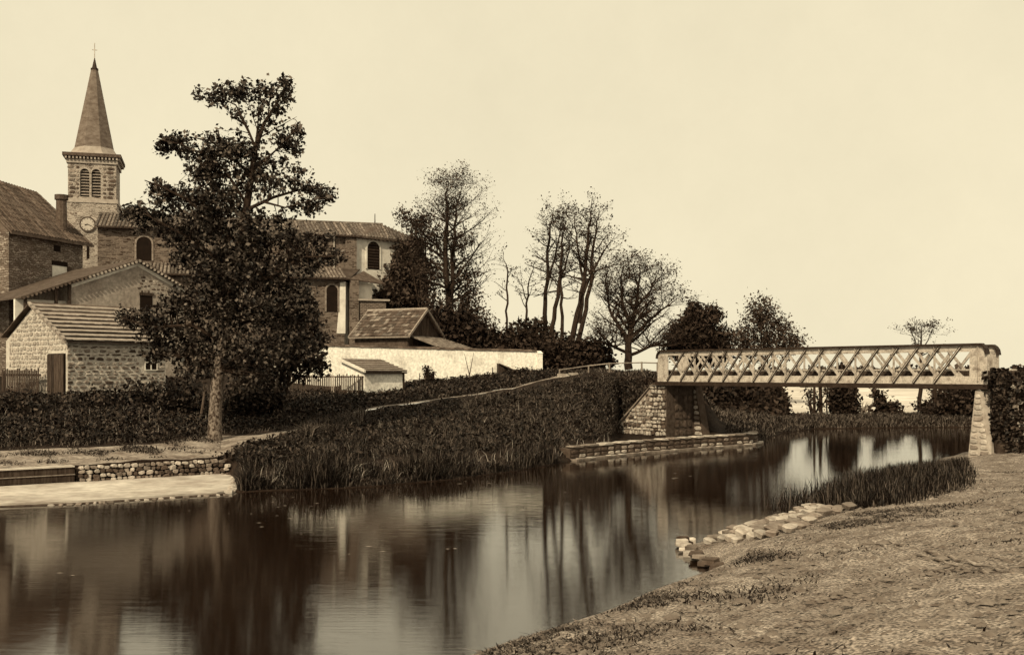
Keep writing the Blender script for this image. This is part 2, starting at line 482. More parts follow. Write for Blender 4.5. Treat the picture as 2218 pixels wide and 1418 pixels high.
# ================================================================== THE GROUND
# bank of the far side, lofted along the canal: rows from the waterline to the fields
KEYS = [  # px, water d, (toe d, z), (path front d, z), (path back d, z), (mid d, z), (base d, z), (back d, z)
    (-500, 25.0, (28.3, .02), (28.45, .58), (31.5, .80), (37, 1.4), (47, 2.1), (60, 3.0)),
    (0,    25.4, (28.8, .02), (28.95, .58), (32.6, .82), (37, 1.4), (47, 2.1), (60, 3.0)),
    (165,  26.0, (30.0, .02), (30.15, .58), (33.6, .84), (38, 1.4), (48, 2.1), (60, 3.0)),
    (330,  27.0, (31.3, .02), (31.45, .58), (34.6, .88), (39, 1.4), (50, 2.1), (60, 3.0)),
    (400,  27.5, (31.9, .02), (32.05, .58), (36.0, .94), (40, 1.4), (50, 2.1), (60, 3.0)),
    (470,  27.9, (32.4, .02), (32.6, .62), (37.6, 1.0), (41, 1.4), (50, 2.1), (60, 3.0)),
    (500,  28.0, (31.6, .15), (32.8, .75), (37.4, 1.0), (41.5, 1.45), (50, 2.1), (60, 3.0)),
    (520,  28.0, (29.2, .20), (33.0, .90), (37.2, 1.02), (42, 1.5), (50, 2.1), (60, 3.0)),
    (560,  28.3, (29.3, .25), (34.4, .96), (37.0, 1.03), (43, 1.6), (50, 2.15), (60, 3.0)),
    (650,  28.6, (30.0, .30), (38.7, 1.10), (39.7, 1.13), (45, 1.7), (50.5, 2.2), (60, 2.9)),
    (720,  28.9, (30.3, .32), (42.1, 1.34), (42.7, 1.36), (47, 1.8), (52, 2.25), (62, 2.7)),
    (800,  29.3, (30.8, .34), (45.4, 1.66), (46.0, 1.70), (49.5, 2.0), (54, 2.4), (64, 3.0)),
    (990,  31.5, (33.2, .36), (49.5, 2.04), (50.1, 2.09), (53.5, 2.4), (57.5, 2.75), (66, 3.2)),
    (1110, 34.0, (36.0, .38), (51.9, 2.42), (52.4, 2.46), (55.5, 2.8), (58.5, 3.05), (68, 3.3)),
    (1200, 36.6, (38.6, .42), (53.0, 2.92), (54.0, 3.0), (56.5, 3.1), (60, 3.2), (70, 3.3)),
    (1250, 38.6, (40.6, .42), (52.2, 3.12), (53.0, 3.14), (56.0, 3.15), (60, 3.1), (70, 3.1)),
    (1300, 39.9, (42.6, .42), (50.9, 3.25), (52.0, 3.27), (55.0, 3.2), (60, 3.0), (70, 2.9)),
    (1325, 40.4, (45.0, .42), (50.8, 3.2), (52.0, 3.25), (54.8, 3.2), (60, 2.9), (70, 2.7)),
    (1340, 40.8, (50.0, .42), (52.0, 3.0), (53.0, 3.2), (54.5, 3.2), (60, 2.8), (70, 2.6)),
    (1400, 42.2, (48.5, .40), (49.6, 3.0), (51.3, 3.2), (53.0, 3.2), (60, 2.4), (70, 2.2)),
    (1450, 43.2, (48.7, .40), (49.3, 2.78), (50.6, 2.8), (52.5, 2.78), (60, 2.0), (70, 1.8)),
    (1505, 44.2, (49.6, .40), (50.2, 2.7), (51.0, 2.6), (52.5, 2.3), (60, 1.4), (70, 1.4)),
    (1560, 45.5, (47.4, .40), (50.5, .8), (52.5, 1.1), (55.0, 1.2), (61, 1.1), (72, 1.2)),
    (1640, 48.0, (49.6, .40), (51.5, .7), (53.5, .9), (57.0, .95), (62, .95), (74, 1.2)),
    (1690, 55.5, (57.2, .4), (58.2, .6), (59.5, .65), (61.5, .65), (64, .7), (76, 1.0)),
    (1760, 60.0, (61.2, .4), (62.0, .5), (63.0, .55), (64.0, .55), (66, .6), (78, 1.0)),
    (1950, 61.5, (62.6, .4), (63.4, .5), (64.4, .55), (65.4, .55), (67, .6), (78, 1.0)),
    (2200, 62.0, (63.1, .4), (63.9, .55), (64.9, .6), (65.9, .6), (68, .7), (80, 1.1)),
    (3000, 63.0, (64.1, .45), (64.9, .7), (65.9, .85), (66.9, .9), (70, 1.0), (82, 1.4)),
]
KP = np.array([k[0] for k in KEYS], float)
ROWS = []
ROWS.append((np.array([k[1] for k in KEYS]) + .42, np.full(len(KEYS), -.9)))
ROWS.append((np.array([k[1] for k in KEYS]) + .45, np.full(len(KEYS), .02)))
for j in range(2, 8):
    ROWS.append((np.array([k[j][0] for k in KEYS]), np.array([k[j][1] for k in KEYS])))
ROWS.append((np.full(len(KEYS), 125.0), np.array([3.4 if k[0] < 1640 else 2.35 for k in KEYS])))
ROWS.append((np.full(len(KEYS), 1500.0), np.full(len(KEYS), 3.0)))
PXS = np.concatenate([np.arange(-500, 0, 50), np.arange(0, 2220, 10), np.arange(2220, 3001, 60)]).astype(float)

def terr(px, row):
    """fractional row -> d, z arrays"""
    px = np.asarray(px, float); row = np.asarray(row, float)
    i = np.clip(np.floor(row).astype(int), 0, len(ROWS) - 2); f = row - i
    D = np.array([np.interp(px, KP, r[0]) for r in ROWS]); Zs = np.array([np.interp(px, KP, r[1]) for r in ROWS])
    k = np.arange(len(px)) if px.ndim else 0
    return D[i, k] * (1 - f) + D[i + 1, k] * f, Zs[i, k] * (1 - f) + Zs[i + 1, k] * f

def hump(x, y):
    return (np.sin(x * 1.9 + 1.3 * np.sin(y * .7)) * np.cos(y * 1.3 + .8 * np.sin(x * .9)) * .05
            + np.sin(x * 4.7 + y * 2.1) * np.sin(y * 5.3 - x * 1.7) * .02)

def loft(name, r0, r1, mat, sub, pxs, bump=1.0):
    rows = []
    for i in range(r0, r1):
        n = sub if i < 8 else 1
        rows += [i + k / n for k in range(n)]
    rows.append(r1)
    V = []
    for rr in rows:
        d, z = terr(pxs, np.full(len(pxs), rr))
        x = (pxs - CX) / F * d
        amt = bump * (1.0 if 1.3 < rr < 7 else 0) * np.where((pxs > 1330) & (pxs < 1560), .2, 1.0)
        V.append(np.stack([x, d, z + hump(x, d) * amt], 1))
    n = len(pxs); V = np.concatenate(V)
    idx = np.arange(len(rows) * n).reshape(len(rows), n)
    fs = np.stack([idx[:-1, :-1], idx[:-1, 1:], idx[1:, 1:], idx[1:, :-1]], -1).reshape(-1, 4)
    o = np_mesh(name, V, fs, mat, None, True)
    o['kind'] = 'structure'
    return o

loft('canal_bank', 0, 3, m_soil, 6, PXS)
loft('path', 3, 4, m_path, 4, PXS[PXS <= 1210], .4)
loft('grass_verge', 3, 4, m_soil, 4, PXS[PXS >= 1210])
loft('ground', 4, 7, m_soil, 6, PXS[PXS <= 1690])
loft('ground', 4, 6, m_soil, 6, PXS[PXS >= 1690])
loft('field', 7, 9, m_soil, 4, PXS[PXS <= 1690])
loft('meadow', 6, 9, m_meadow, 4, PXS[PXS >= 1690], 0)

# canal water
wv = np.array([(-500, -40, 0), (900, -40, 0), (900, 90, 0), (-500, 90, 0)], float)
o = np_mesh('canal_water', wv, np.array([[0, 1, 2, 3]]), m_water); o['kind'] = 'structure'

# near bank with the towpath
LIP0 = np.array((.71, 11.65)); LDIR = np.array((.54, .842)); LDIR /= np.linalg.norm(LDIR); LN = np.array((LDIR[1], -LDIR[0]))
def near_w(t):
    return .35 + 1.75 * np.clip((t - 5.6) / 2.2, 0, 1)
def near_z(t, s):
    f = 1 - .75 * np.clip((t - 8) / 14, 0, 1)
    w = near_w(t)
    zr = .5 + .19 * np.minimum(s, 6) * f + .02 * np.maximum(s - 6, 0) * f
    zl = .5 * (1 + s / w)
    z = np.where(s >= 0, zr, np.maximum(zl, -.9))
    return z
def near_xy(t, s):
    bend = .10 * np.sin(t * .55) + .05 * np.sin(t * 1.7 + 1)
    return LIP0[0] + LDIR[0] * t + LN[0] * (s + bend), LIP0[1] + LDIR[1] * t + LN[1] * (s + bend)
ts = np.concatenate([np.arange(-16, -8, 1.0), np.arange(-8, 33, .2), np.arange(33, 36, .6)])
sf = np.concatenate([[-1.6, -1.2, -1, -.8, -.6, -.4, -.2], np.arange(0, 8, .16), np.arange(8, 16, .8), [20, 30, 60]])
V = []
for t in ts:
    s = np.where(sf < 0, sf * near_w(t), sf)
    x, y = near_xy(np.full(len(s), t), s)
    z = near_z(np.full(len(s), t), s)
    z = z + np.where(s > .15, 1, .25) * (hump(x * 1.3, y * 1.3) * .5 + RN.normal(size=len(s)) * .013)
    V.append(np.stack([x, y, z], 1))
V = np.concatenate(V); n = len(sf)
idx = np.arange(len(ts) * n).reshape(len(ts), n)
fs = np.stack([idx[:-1, :-1], idx[:-1, 1:], idx[1:, 1:], idx[1:, :-1]], -1).reshape(-1, 4)[:, ::-1]
o = np_mesh('towpath', V, fs, m_tow, None, True); o['kind'] = 'structure'

# ================================================================== QUAYS
def sweep_box(mb, line, zs0, zs1, back, front=0.0):
    """wall along a polyline of (x, y): vertical prism segments, 'back' metres deep"""
    pts = [Vector((p[0], p[1], 0)) for p in line]
    nrm = []
    for i in range(len(pts)):
        t = (pts[min(i+1, len(pts)-1)] - pts[max(i-1, 0)]).normalized()
        nrm.append(Vector((-t.y, t.x, 0)))
    up0, up1 = Vector((0, 0, zs0)), Vector((0, 0, zs1))
    n = len(pts); vs, fs = [], []
    for p, q in zip(pts, nrm):
        f = p - q * front; b = p + q * back
        vs += [f + up0, f + up1, b + up1, b + up0]
    for i in range(n - 1):
        for k in range(4):
            k2 = (k + 1) % 4
            fs.append((4*i + k, 4*i + k2, 4*(i+1) + k2, 4*(i+1) + k))
    fs.append((3, 2, 1, 0)); e = 4 * (n - 1); fs.append((e, e+1, e+2, e+3))
    mb.add(vs, [f[::-1] for f in fs])
    return mb

def wl_d(px): return float(np.interp(px, KP, ROWS[0][0])) - .42
def wall_d(px): return float(np.interp(px, KP, ROWS[2][0]))
quay = thing('quay_wall', 'long pale stone apron on the left bank below the big tree, backed by a band of rubble', 'quay', XY(300, wl_d(300)))
def strip(name, f0, f1, z0, z1, mat, pxs, zb=-.6):
    """paved strip of the apron between fractions f0..f1 of its width"""
    m = MB()
    for a, b in zip(pxs[:-1], pxs[1:]):
        def q(px, f):
            e = 1.0 if px < 470 else 1 - .42 * ((px - 470) / 32) ** 2          # rounded end
            w0, w1 = wl_d(px), wall_d(min(px, 470)) - .25
            mid = (w0 + w1) / 2
            d = mid + (w0 + (w1 - w0) * f - mid) * e
            return XY(px, d)
        p = [q(a, f0), q(b, f0), q(b, f1), q(a, f1)]
        hi = [Vector((v.x, v.y, z)) for v, z in zip(p, (z0, z0, z1, z1))]
        lo = [Vector((v.x, v.y, zb)) for v in p]
        m.hexa(lo, hi)
    return m.build(name, mat, quay)
APX = [-450, -250, -100, 0, 90, 170, 250, 330, 400, 450, 470, 482, 492, 500]
strip('lower_course', .0, .375, .07, .10, m_concrete, APX)
strip('upper_course', .38, 1.0, .105, .15, m_concrete, APX)
strip('footing', -.035, -.002, .02, .025, m_stone_d, APX)
def wline(pxs, off): return [tuple(XY(px, wall_d(px) + off).xy) for px in pxs]
sweep_box(MB(), wline((-450, 0, 162), -.2), .0, .34, .3).build('timber_edge', m_wood_d, quay)
sweep_box(MB(), wline((-450, 0, 162), -.2), .345, .37, .3, .03).build('edge_lath', m_wood_l, quay)
sweep_box(MB(), wline((-450, 0, 162), -.2), .375, .56, .3).build('timber_edge', m_wood_d, quay)
sweep_box(MB(), wline((-450, 0, 162), -.24), .565, .60, .36).build('coping', m_concrete, quay)
sweep_box(MB(), wline((165, 250, 330, 400, 470), -.05), .0, .50, .25).build('rubble_bed', m_mortar_d, quay)
for row in range(4):
    px = 168 + R.uniform(0, 8)
    while px < 492:
        w = R.uniform(8, 18)
        d = wall_d(min(px, 470)) - .22 + row * .05 - max(0, px - 470) / 22 * .5
        p = XY(px + w / 2, d); p.z = .17 + row * .115 + R.uniform(-.02, .02) - max(0, px - 470) / 22 * .12
        put_stone(quay, p, w / F * d * 1.02, R.uniform(.14, .26), R.uniform(.10, .15), rad(30) + R.uniform(-.3, .3),
                  R.choice(('light', 'mid', 'dark', 'dark', 'dark') if row < 3 else ('light', 'light', 'mid')), R.uniform(-.3, .3))
        px += w
for k in range(20):                                          # ragged rounded end of the apron
    q = -math.pi / 2 + math.pi * k / 19
    dm = (wl_d(496) + wall_d(470) - .25) / 2
    p = XY(492 + 14 * math.cos(q), dm + 1.85 * math.sin(q)); p.z = .06 + .05 * math.sin(q)
    put_stone(quay, p, R.uniform(.16, .28), .26, R.uniform(.12, .2), q + R.uniform(-.3, .3), R.choice(('light', 'light', 'mid')), R.uniform(-.3, .3))
px = 110
while px < 495:                                             # loose stones along the waterline
    w = R.uniform(6, 22); d = wl_d(px) - .22
    p = XY(px, d); p.z = .015
    put_stone(quay, p, w / F * d, .16, .06, rad(24) + R.uniform(-.15, .15), R.choice(('light', 'mid', 'mid')))
    px += w * R.uniform(1.0, 2.1)

# quay at the foot of the bridge
lq = [(1235, 38.6), (1300, 40.2), (1400, 42.4), (1500, 44.5), (1580, 46.1), (1622, 47.0), (1640, 47.8), (1636, 48.8)]
lqw = [(XY(a, d).x, XY(a, d).y) for a, d in lq]
quay2 = thing('quay_wall', 'low rubble quay with a rounded tip at the foot of the iron bridge', 'quay', XY(1400, 42.4))
sweep_box(MB(), lqw, -.8, .07, 1.2, .3).build('footing', m_stone_m, quay2)
sweep_box(MB(), lqw, .07, .44, 1.0, 0).build('wall_core', m_mortar_d, quay2)
def along(line, step):
    out = []
    for (x0, y0), (x1, y1) in zip(line[:-1], line[1:]):
        L_ = math.hypot(x1 - x0, y1 - y0); n = max(1, int(L_ / step))
        for k in range(n):
            t = (k + .5) / n
            out.append((x0 + (x1 - x0) * t, y0 + (y1 - y0) * t, math.atan2(y1 - y0, x1 - x0), L_ / n))
    return out
for x, y, an, w in along(lqw, .75):
    put_stone(quay2, (x - math.sin(an) * .14, y + math.cos(an) * .14, .49), w * 1.0, .42, .11, an, R.choice(('light', 'light', 'mid')), name='coping_stone')
for row in range(2):
    for x, y, an, w in along(lqw, .42):
        put_stone(quay2, (x, y, .15 + row * .16), w * R.uniform(.8, 1.05), .12, .14, an + R.uniform(-.1, .1), R.choice(('mid', 'dark', 'dark', 'light' if row == 0 else 'dark')))
for x, y, an, w in along(lqw, .6):
    if R.random() < .75:
        put_stone(quay2, (x + math.sin(an) * .22, y - math.cos(an) * .22, .07), w * R.uniform(.6, 1), .2, .07, an + R.uniform(-.1, .1), R.choice(('light', 'light', 'mid')), name='footing_stone')

# stone paving sloping into the water on the near bank
rip = thing('stone_revetment', 'sloping patch of flat pale stones at the water edge of the towpath', 'stone paving', (6.2, 20.4, .3))
mb = MB()
def near_p(t, s, dz=0):
    x, y = near_xy(np.array([t]), np.array([s])); z = near_z(np.array([t]), np.array([s]))
    return Vector((float(x[0]), float(y[0]), float(z[0]) + dz))
for row in range(8):
    f = row / 7
    t, t_end = 6.9 + .7 * f + R.uniform(0, .3), 11.0 + 2.7 * f
    sq = -.02 - 1.62 * f
    while t < t_end:
        w = R.uniform(.28, .8)
        tm = t + w / 2
        if near_w(tm) > -sq - .08:
            p = near_p(tm, sq + R.uniform(-.04, .04), .06 + R.uniform(-.02, .04))
            put_stone(rip, p, w * .95, R.uniform(.08, .12), R.uniform(.19, .27), math.atan2(LDIR[1], LDIR[0]) + R.uniform(-.22, .22), R.choice(('light', 'light', 'mid', 'mid')),
                      tilt=R.uniform(-.06, .06), rx=rad(-90 + 13) + R.uniform(-.12, .12), name='paving_stone')
        t += w
for k in range(22):
    p = near_p(5.0 + k * .16, -near_w(5.0 + k * .16) - .02 - R.uniform(0, .12), 0); p.z = .03 + R.uniform(0, .12)
    put_stone(rip, p, R.uniform(.14, .34), .22, R.uniform(.08, .18), math.atan2(LDIR[1], LDIR[0]) + R.uniform(-.4, .4), R.choice(('light', 'mid', 'dark', 'dark')), R.uniform(-.3, .3), name='loose_stone')

# ================================================================== BRIDGE
BO = XY(1425, 47.7)
BF = Fr((BO.x, BO.y), (.629, -.777))
BL, BZ0, BZ1, BW = 15.15, 2.81, 4.13, 2.0
bridge = thing('iron_bridge', 'pale lattice girder footbridge of painted iron crossing the canal on two stone abutments', 'bridge', BF(BL / 2, BW / 2, 2.6))
def girder(b, front, sh=0.0):
    """one lattice girder; b = its plane, front = -1 when its outer face looks at the viewer"""
    g = bridge
    GR = Fr((BF.o + BF.u * sh).xy, BF.u.xy)
    nrm = BF.v * front
    vz = Vector((0, 0, 1))
    MB().box(GR, 0, BL, b - .02, b + .02, BZ0 + .0, BZ0 + .27).build('bottom_chord', m_paint, g)
    MB().box(GR, .12, BL - .12, b - .02, b + .02, BZ1 - .17, BZ1).build('top_chord', m_paint, g)
    MB().box(GR, -.05, BL + .05, b - .13, b + .13, BZ0 - .17, BZ0 - .003).build('bottom_flange', m_iron_dark, g)
    MB().box(GR, .18, BL - .18, b - .13, b + .13, BZ1 + .003, BZ1 + .075).build('top_flange', m_iron_dark, g)
    for e, (a0, a1) in enumerate(((0.0, .62), (BL - .62, BL))):       # solid end plates with a rounded shoulder
        pts = []
        r = .2
        if e == 0:
            pts = [(a1, BZ0 + .27), (a1, BZ1 - .17)] + [(a0 + .121, BZ1 - .17)] + [(a0 + r - r * math.cos(q), BZ1 - .17 - r + r * math.sin(q) + .16) for q in [rad(x) for x in (60, 40, 20, 0)]] + [(a0, BZ0 + .27)]
        else:
            pts = [(a0, BZ0 + .27), (a1, BZ0 + .27)] + [(a1 - r + r * math.cos(q), BZ1 - .17 - r + r * math.sin(q) + .16) for q in [rad(x) for x in (0, 20, 40, 60)]] + [(a1 - .121, BZ1 - .17), (a0, BZ1 - .17)]
        m = MB(); m.prism([GR(a, b - .02, c) for a, c in pts], BF.v * .04)
        m.build('end_plate', m_paint, g)
        curve = [(a0 + .0, BZ1 - .3), (a0 + .03, BZ1 - .13), (a0 + .1, BZ1 - .02), (a0 + .19, BZ1 + .04)] if e == 0 else [(a1 - .19, BZ1 + .04), (a1 - .1, BZ1 - .02), (a1 - .03, BZ1 - .13), (a1, BZ1 - .3)]
        m = MB()
        for (p0, p1) in zip(curve[:-1], curve[1:]):
            m.bar(GR(p0[0], b, p0[1]), GR(p1[0], b, p1[1]), .26, .05, (BF.u * (p1[1] - p0[1]) * -1 + vz * (p1[0] - p0[0])))
        m.build('end_flange', m_iron_dark, g)
    pit = 1.58
    for k in range(10):
        a = .62 + pit * k
        if 0 < k < 10:
            MB().bar(GR(a, b + .035 * front, BZ0 + .1), GR(a, b + .035 * front, BZ1 - .03), .07, .03, BF.v).build('post', m_paint, g)
            MB().bar(GR(a, b + .07 * front, BZ0 + .1), GR(a, b + .07 * front, BZ1 - .03), .012, .06, BF.v).build('post_web', m_paint, g)
        for j in range(2):
            a0 = a - .02 + j * pit / 2 - (.0)
            a1 = a0 + 1.0
            if a1 < BL - .5:
                y = b + front * .05
                MB().bar(GR(a0, y, BZ0 + .03), GR(a1, y, BZ1 - .02), .10, .016, BF.v).build('diagonal', m_paint, g)
                # upstanding leg of the angle iron, dark to paint the bar's shadow
                d = (GR(a1, 0, BZ1) - GR(a0, 0, BZ0)).normalized(); off = BF.v.cross(d).normalized() * .036
                MB().bar(GR(a0, y + front * .03, BZ0 + .03) + off, GR(a1, y + front * .03, BZ1 - .02) + off, .014, .065, BF.v).build('diagonal_leg', m_iron_dark, g)
                MB().bar(GR(a0, y + front * .012, BZ0 + .03) - off, GR(a1, y + front * .012, BZ1 - .02) - off, .014, .03, BF.v).build('diagonal_shadow_line', m_iron_dark, g)  # dark strip painting the shadow along the bar's other edge
            # counter diagonals of flat iron on the inside
            c0, c1 = a0 + 1.0, a0
            if c0 < BL - .4:
                MB().bar(GR(c0, b - front * .034, BZ0 + .1), GR(c1, b - front * .034, BZ1 - .06), .11, .014, BF.v).build('counter_diagonal', m_paint, g)
                m = MB(); m.prism([GR(c0 - .34, b - front * .05, BZ0 + .26), GR(c0 + .06, b - front * .05, BZ0 + .26), GR(c0 - .14, b - front * .05, BZ0 + .44)], BF.v * -front * .012)
                m.build('gusset', m_paint, g)
girder(0.0, -1)
girder(BW, 1, -.6)
MB().box(BF, -.3, BL + .3, .14, BW - .14, 2.83, 2.96).build('deck', m_wood_d, bridge)
for a in range(9):
    MB().box(BF, .7 + a * 1.7, .9 + a * 1.7, .14, BW - .14, 2.62, 2.825).build('cross_beam', m_iron_dark, bridge)
for b in (.3, BW - .45):
    MB().box(BF, -.2, BL + .2, b, b + .15, 2.963, 3.27).build('kerb_timber', m_wood_d, bridge)
    MB().box(BF, -.2, BL + .2, b + .02, b + .13, 3.275, 3.33).build('kerb_rail', m_paint, bridge)

# left abutment
la = thing('bridge_abutment', 'rubble stone abutment under the left end of the bridge with a raking wing wall', 'abutment', BF(0, 0, .4))
pts = [(-2.75, .1), (-.503, .1), (-.503, 2.5), (-2.75, .5)]
MB().prism([BF(a, .06, c) for a, c in pts], BF.v * .5).build('wing_wall', m_stone_m, la)
MB().box(BF, -.5, .48, .06, BW + .3, .1, 2.62).build('canal_face', m_stone_d, la)  # dark stone: shade under the deck put into the colour
MB().prism([BF(-.42, -.02, 2.63), BF(-.30, -.02, 2.75), BF(-2.85, -.02, .62), BF(-2.88, -.02, .45)][::-1], BF.v * .62).build('raking_coping', m_stone_m, la)
MB().box(BF, -.5, .6, -.05, BW + .35, 2.622, 2.638).build('bearing_stone', m_dress, la)
m = MB(); m.hexa([BF(.485, BW - .15, .1), BF(1.12, BW - .15, .1), BF(1.12, BW + .3, .1), BF(.485, BW + .3, .1)],
                 [BF(.485, BW - .15, 2.6), BF(.56, BW - .15, 2.6), BF(.56, BW + .3, 2.6), BF(.485, BW + .3, 2.6)])
m.build('battered_buttress', m_mortar_d, la)
def wing_ok(a, c, wa, hc):
    top = 2.6 if a > -.35 else .5 + (a + 2.75) / 2.4 * 2.12
    return c + hc * .6 < top
stone_wall(la, BF, -2.7, .47, .36, 2.6, b=.04, h=(.13, .22), w=(.15, .3), kinds=('light', 'light', 'light', 'light', 'mid', 'dark'), gap=.025, proud=.05, ok=wing_ok)
for k in range(9):
    c = .45 + k * .235; w = .6 * (1 - (c - .1) / 2.6) + .05
    if w > .1: put_stone(la, BF(.485 + w / 2, BW - .16, c), w * .9, .08, .2, BF.ang, R.choice(('light', 'mid')))
for k in range(22):
    put_stone(la, BF(.50, .65 + (k % 4) * .3 + R.uniform(-.05, .05), .5 + (k // 4) * .38), .28, .05, .33, BF.ang + math.pi / 2, 'dark')  # dark stones carry on the painted shade of the canal face

# right abutment on the towpath, ivy on its wing
ra = thing('bridge_abutment', 'pale battered stone abutment under the right end of the bridge, half covered in ivy', 'abutment', BF(14.9, 0, .5))
m = MB(); m.hexa([BF(14.75, -.55, .3), BF(15.55, -.55, .3), BF(15.55, .3, .3), BF(14.75, .3, .3)],
                 [BF(14.75, -.05, 2.6), BF(14.95, -.05, 2.6), BF(15.2, .3, 2.6), BF(14.75, .3, 2.6)])
m.build('battered_buttress', m_mortar, ra)
for k in range(11):
    c = .5 + k * .19; f = (c - .3) / 2.3
    w = .8 * (1 - f) + .2 * f; bb = -.55 * (1 - f) - .05 * f
    n = 2 if w > .5 else 1
    for j in range(n):
        put_stone(ra, BF(14.75 + w * (j + .5) / n, bb - .01, c), w / n * .9, .09, .17, BF.ang + R.uniform(-.05, .05), R.choice(('light', 'light', 'light', 'mid')), R.uniform(-.1, .1))
MB().box(BF, 14.75, 15.3, .31, BW + .3, .3, 2.62).build('canal_face', m_stone_d, ra)
MB().box(BF, 15.31, 22, .02, .5, .2, 2.9).build('wing_wall', m_mortar_d, ra)
stone_wall(ra, BF, 15.4, 18.6, .5, 2.85, b=.01, h=(.15, .25), w=(.2, .4), kinds=('mid', 'dark', 'light', 'mid'), gap=.03, proud=.05)
MB().box(BF, 14.7, 15.5, .1, BW + .35, 2.622, 2.638).build('bearing_stone', m_dress, ra)
m = MB(); pc = BF(15.65, -.05, 0); m.tube([pc + Vector((0, 0, z_)) for z_ in (.3, 2.2, 3.1, 3.28, 3.36)], [.26, .24, .23, .18, .06], n=14)
m.build('pillar', m_stone_d, ra, smooth=True)
rng = np.random.default_rng(77)
q = rng.uniform(0, 1, (5200, 2))
ia = 15.0 + q[:, 0] * 6.5; ic = .35 + q[:, 1] * 2.9
keep = ia > 15.0 + .6 * (1 - (ic - .35) / 2.6) - .05 + rng.uniform(0, .12, len(ia))
ia, ic = ia[keep], ic[keep]; ib = -.06 - .16 * rng.uniform(0, 1, len(ia)) * (1.2 - (ic - .35) / 3)
pa_ = rng.uniform(0, 6.28, 900); ia = np.concatenate([ia, 15.65 + .3 * np.cos(pa_)]); ib = np.concatenate([ib, -.05 - .3 * np.abs(np.sin(pa_))]); ic = np.concatenate([ic, rng.uniform(.9, 3.35, 900)])
ip = np.array([BF.o + BF.u * a + BF.v * b + Vector((0, 0, c)) for a, b, c in zip(ia, ib, ic)])
o = quads_obj('ivy', leaf_quads(ip, .12, rng, .8), m_leaf2, ra); o['kind'] = 'stuff'

# rail along the top of the approach bank
rail = thing('handrail', 'thin pale rail on short posts along the bank top left of the bridge', 'railing', P(1320, 800, 50.5))
rp = [P(1212, 801, 53.2), P(1275, 792, 51.6), P(1320, 787, 50.6), P(1390, 785, 48.8), P(1424, 786, 47.9)]
for p0, p1 in zip(rp[:-1], rp[1:]):
    MB().tube([p0, p1], [.028, .028], n=6).build('rail', m_wood_l, rail)
for p in rp:
    MB().tube([p + Vector((0, 0, -.42)), p + Vector((0, 0, .04))], [.045, .04], n=6).build('post', m_wood_l, rail)
blk = thing('stone_block', 'pale cut stone block where the path meets the rail', 'stone', P(1222, 822, 53.0))
b_fr = Fr(XY(1213, 53.0).xy, (.95, .3))
MB().box(b_fr, 0, .55, 0, .4, 2.75, 3.16).build('block', m_stone_l, blk)
MB().box(b_fr, .6, 1.35, -.05, .4, 2.9, 3.2).build('slab', m_dress, blk)

# ================================================================== CHURCH
CF = Fr(XY(600, 76).xy, (.958, .287))
TF = Fr(XY(145, 79).xy, (.962, .272))
church = thing('church', 'stone village church with a clock tower, slated spire and long tiled nave', 'church', CF(-4, 2, 3))
m_tower = MBRICK('tower_rubble', .36, .12, .36, TF, bw=.30, bh=.15, mortar=.035, warp=.14)
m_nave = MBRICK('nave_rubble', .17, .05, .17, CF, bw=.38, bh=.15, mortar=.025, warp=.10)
TW = 3.5
def tz(y): return Z(y, 79.6)
MB().box(TF, 0, TW, 0, TW, 2.5, tz(437)).build('tower_shaft', m_tower, church)
belfry = MB()
# belfry walls with real openings in the front: piers, spandrel and sill
o1, o2, o3, o4 = .90, 1.55, 1.70, 2.35
zb0, zb1, zsp = tz(437), tz(347), tz(376)
belfry.box(TF, .06, o1, .06, .45, zb0, zb1).box(TF, o2, o3, .06, .45, zb0, zsp + .33).box(TF, o4, TW - .06, .06, .45, zb0, zb1)
belfry.box(TF, o1, o4, .06, .45, zsp + .33, zb1).box(TF, o1, o2, .06, .45, zb0, tz(427)).box(TF, o3, o4, .06, .45, zb0, tz(427))
belfry.box(TF, .06, .45, .45, TW - .06, zb0, zb1).box(TF, TW - .45, TW - .06, .45, TW - .06, zb0, zb1)
for c0, c1 in ((o1, o2), (o3, o4)):                       # arch shoulders
    cx, r = (c0 + c1) / 2, (c1 - c0) / 2
    for sgn in (-1, 1):
        pts = [(cx + sgn * r, zsp), (cx + sgn * r, zsp + .33)] + [(cx + sgn * r * math.cos(q), zsp + .33 * math.sin(q)) for q in [rad(x) for x in (90, 70, 50, 30, 12)]]
        if sgn > 0: pts = pts[::-1]
        belfry.prism([TF(a, .063, c) for a, c in pts], TF.v * .38)
belfry.build('belfry', m_tower, church)
for c0, c1 in ((o1, o2), (o3, o4)):
    w = MB().box(TF, c0, c1, .47, .5, tz(427), zsp + .33).build('belfry_window', m_dark, church)
    for k in range(9):
        z = tz(427) + .12 + k * .22
        if z < zsp + .2:
            MB().prism([TF(c0, .14, z), TF(c0, .42, z + .16), TF(c0, .42, z + .20), TF(c0, .14, z + .04)], TF.u * (c1 - c0)).build('louvre', m_wood_l, w)
    # light arch ring
    cx, r = (c0 + c1) / 2, (c1 - c0) / 2
    m = MB()
    qs = [rad(x) for x in range(0, 181, 20)]
    for q0, q1 in zip(qs[:-1], qs[1:]):
        m.prism([TF(cx + r * math.cos(q0), .03, zsp + .33 * math.sin(q0)), TF(cx + (r + .1) * math.cos(q0), .03, zsp + .44 * math.sin(q0)),
                 TF(cx + (r + .1) * math.cos(q1), .03, zsp + .44 * math.sin(q1)), TF(cx + r * math.cos(q1), .03, zsp + .33 * math.sin(q1))], TF.v * .03)
    m.build('arch_ring', m_dress, w)
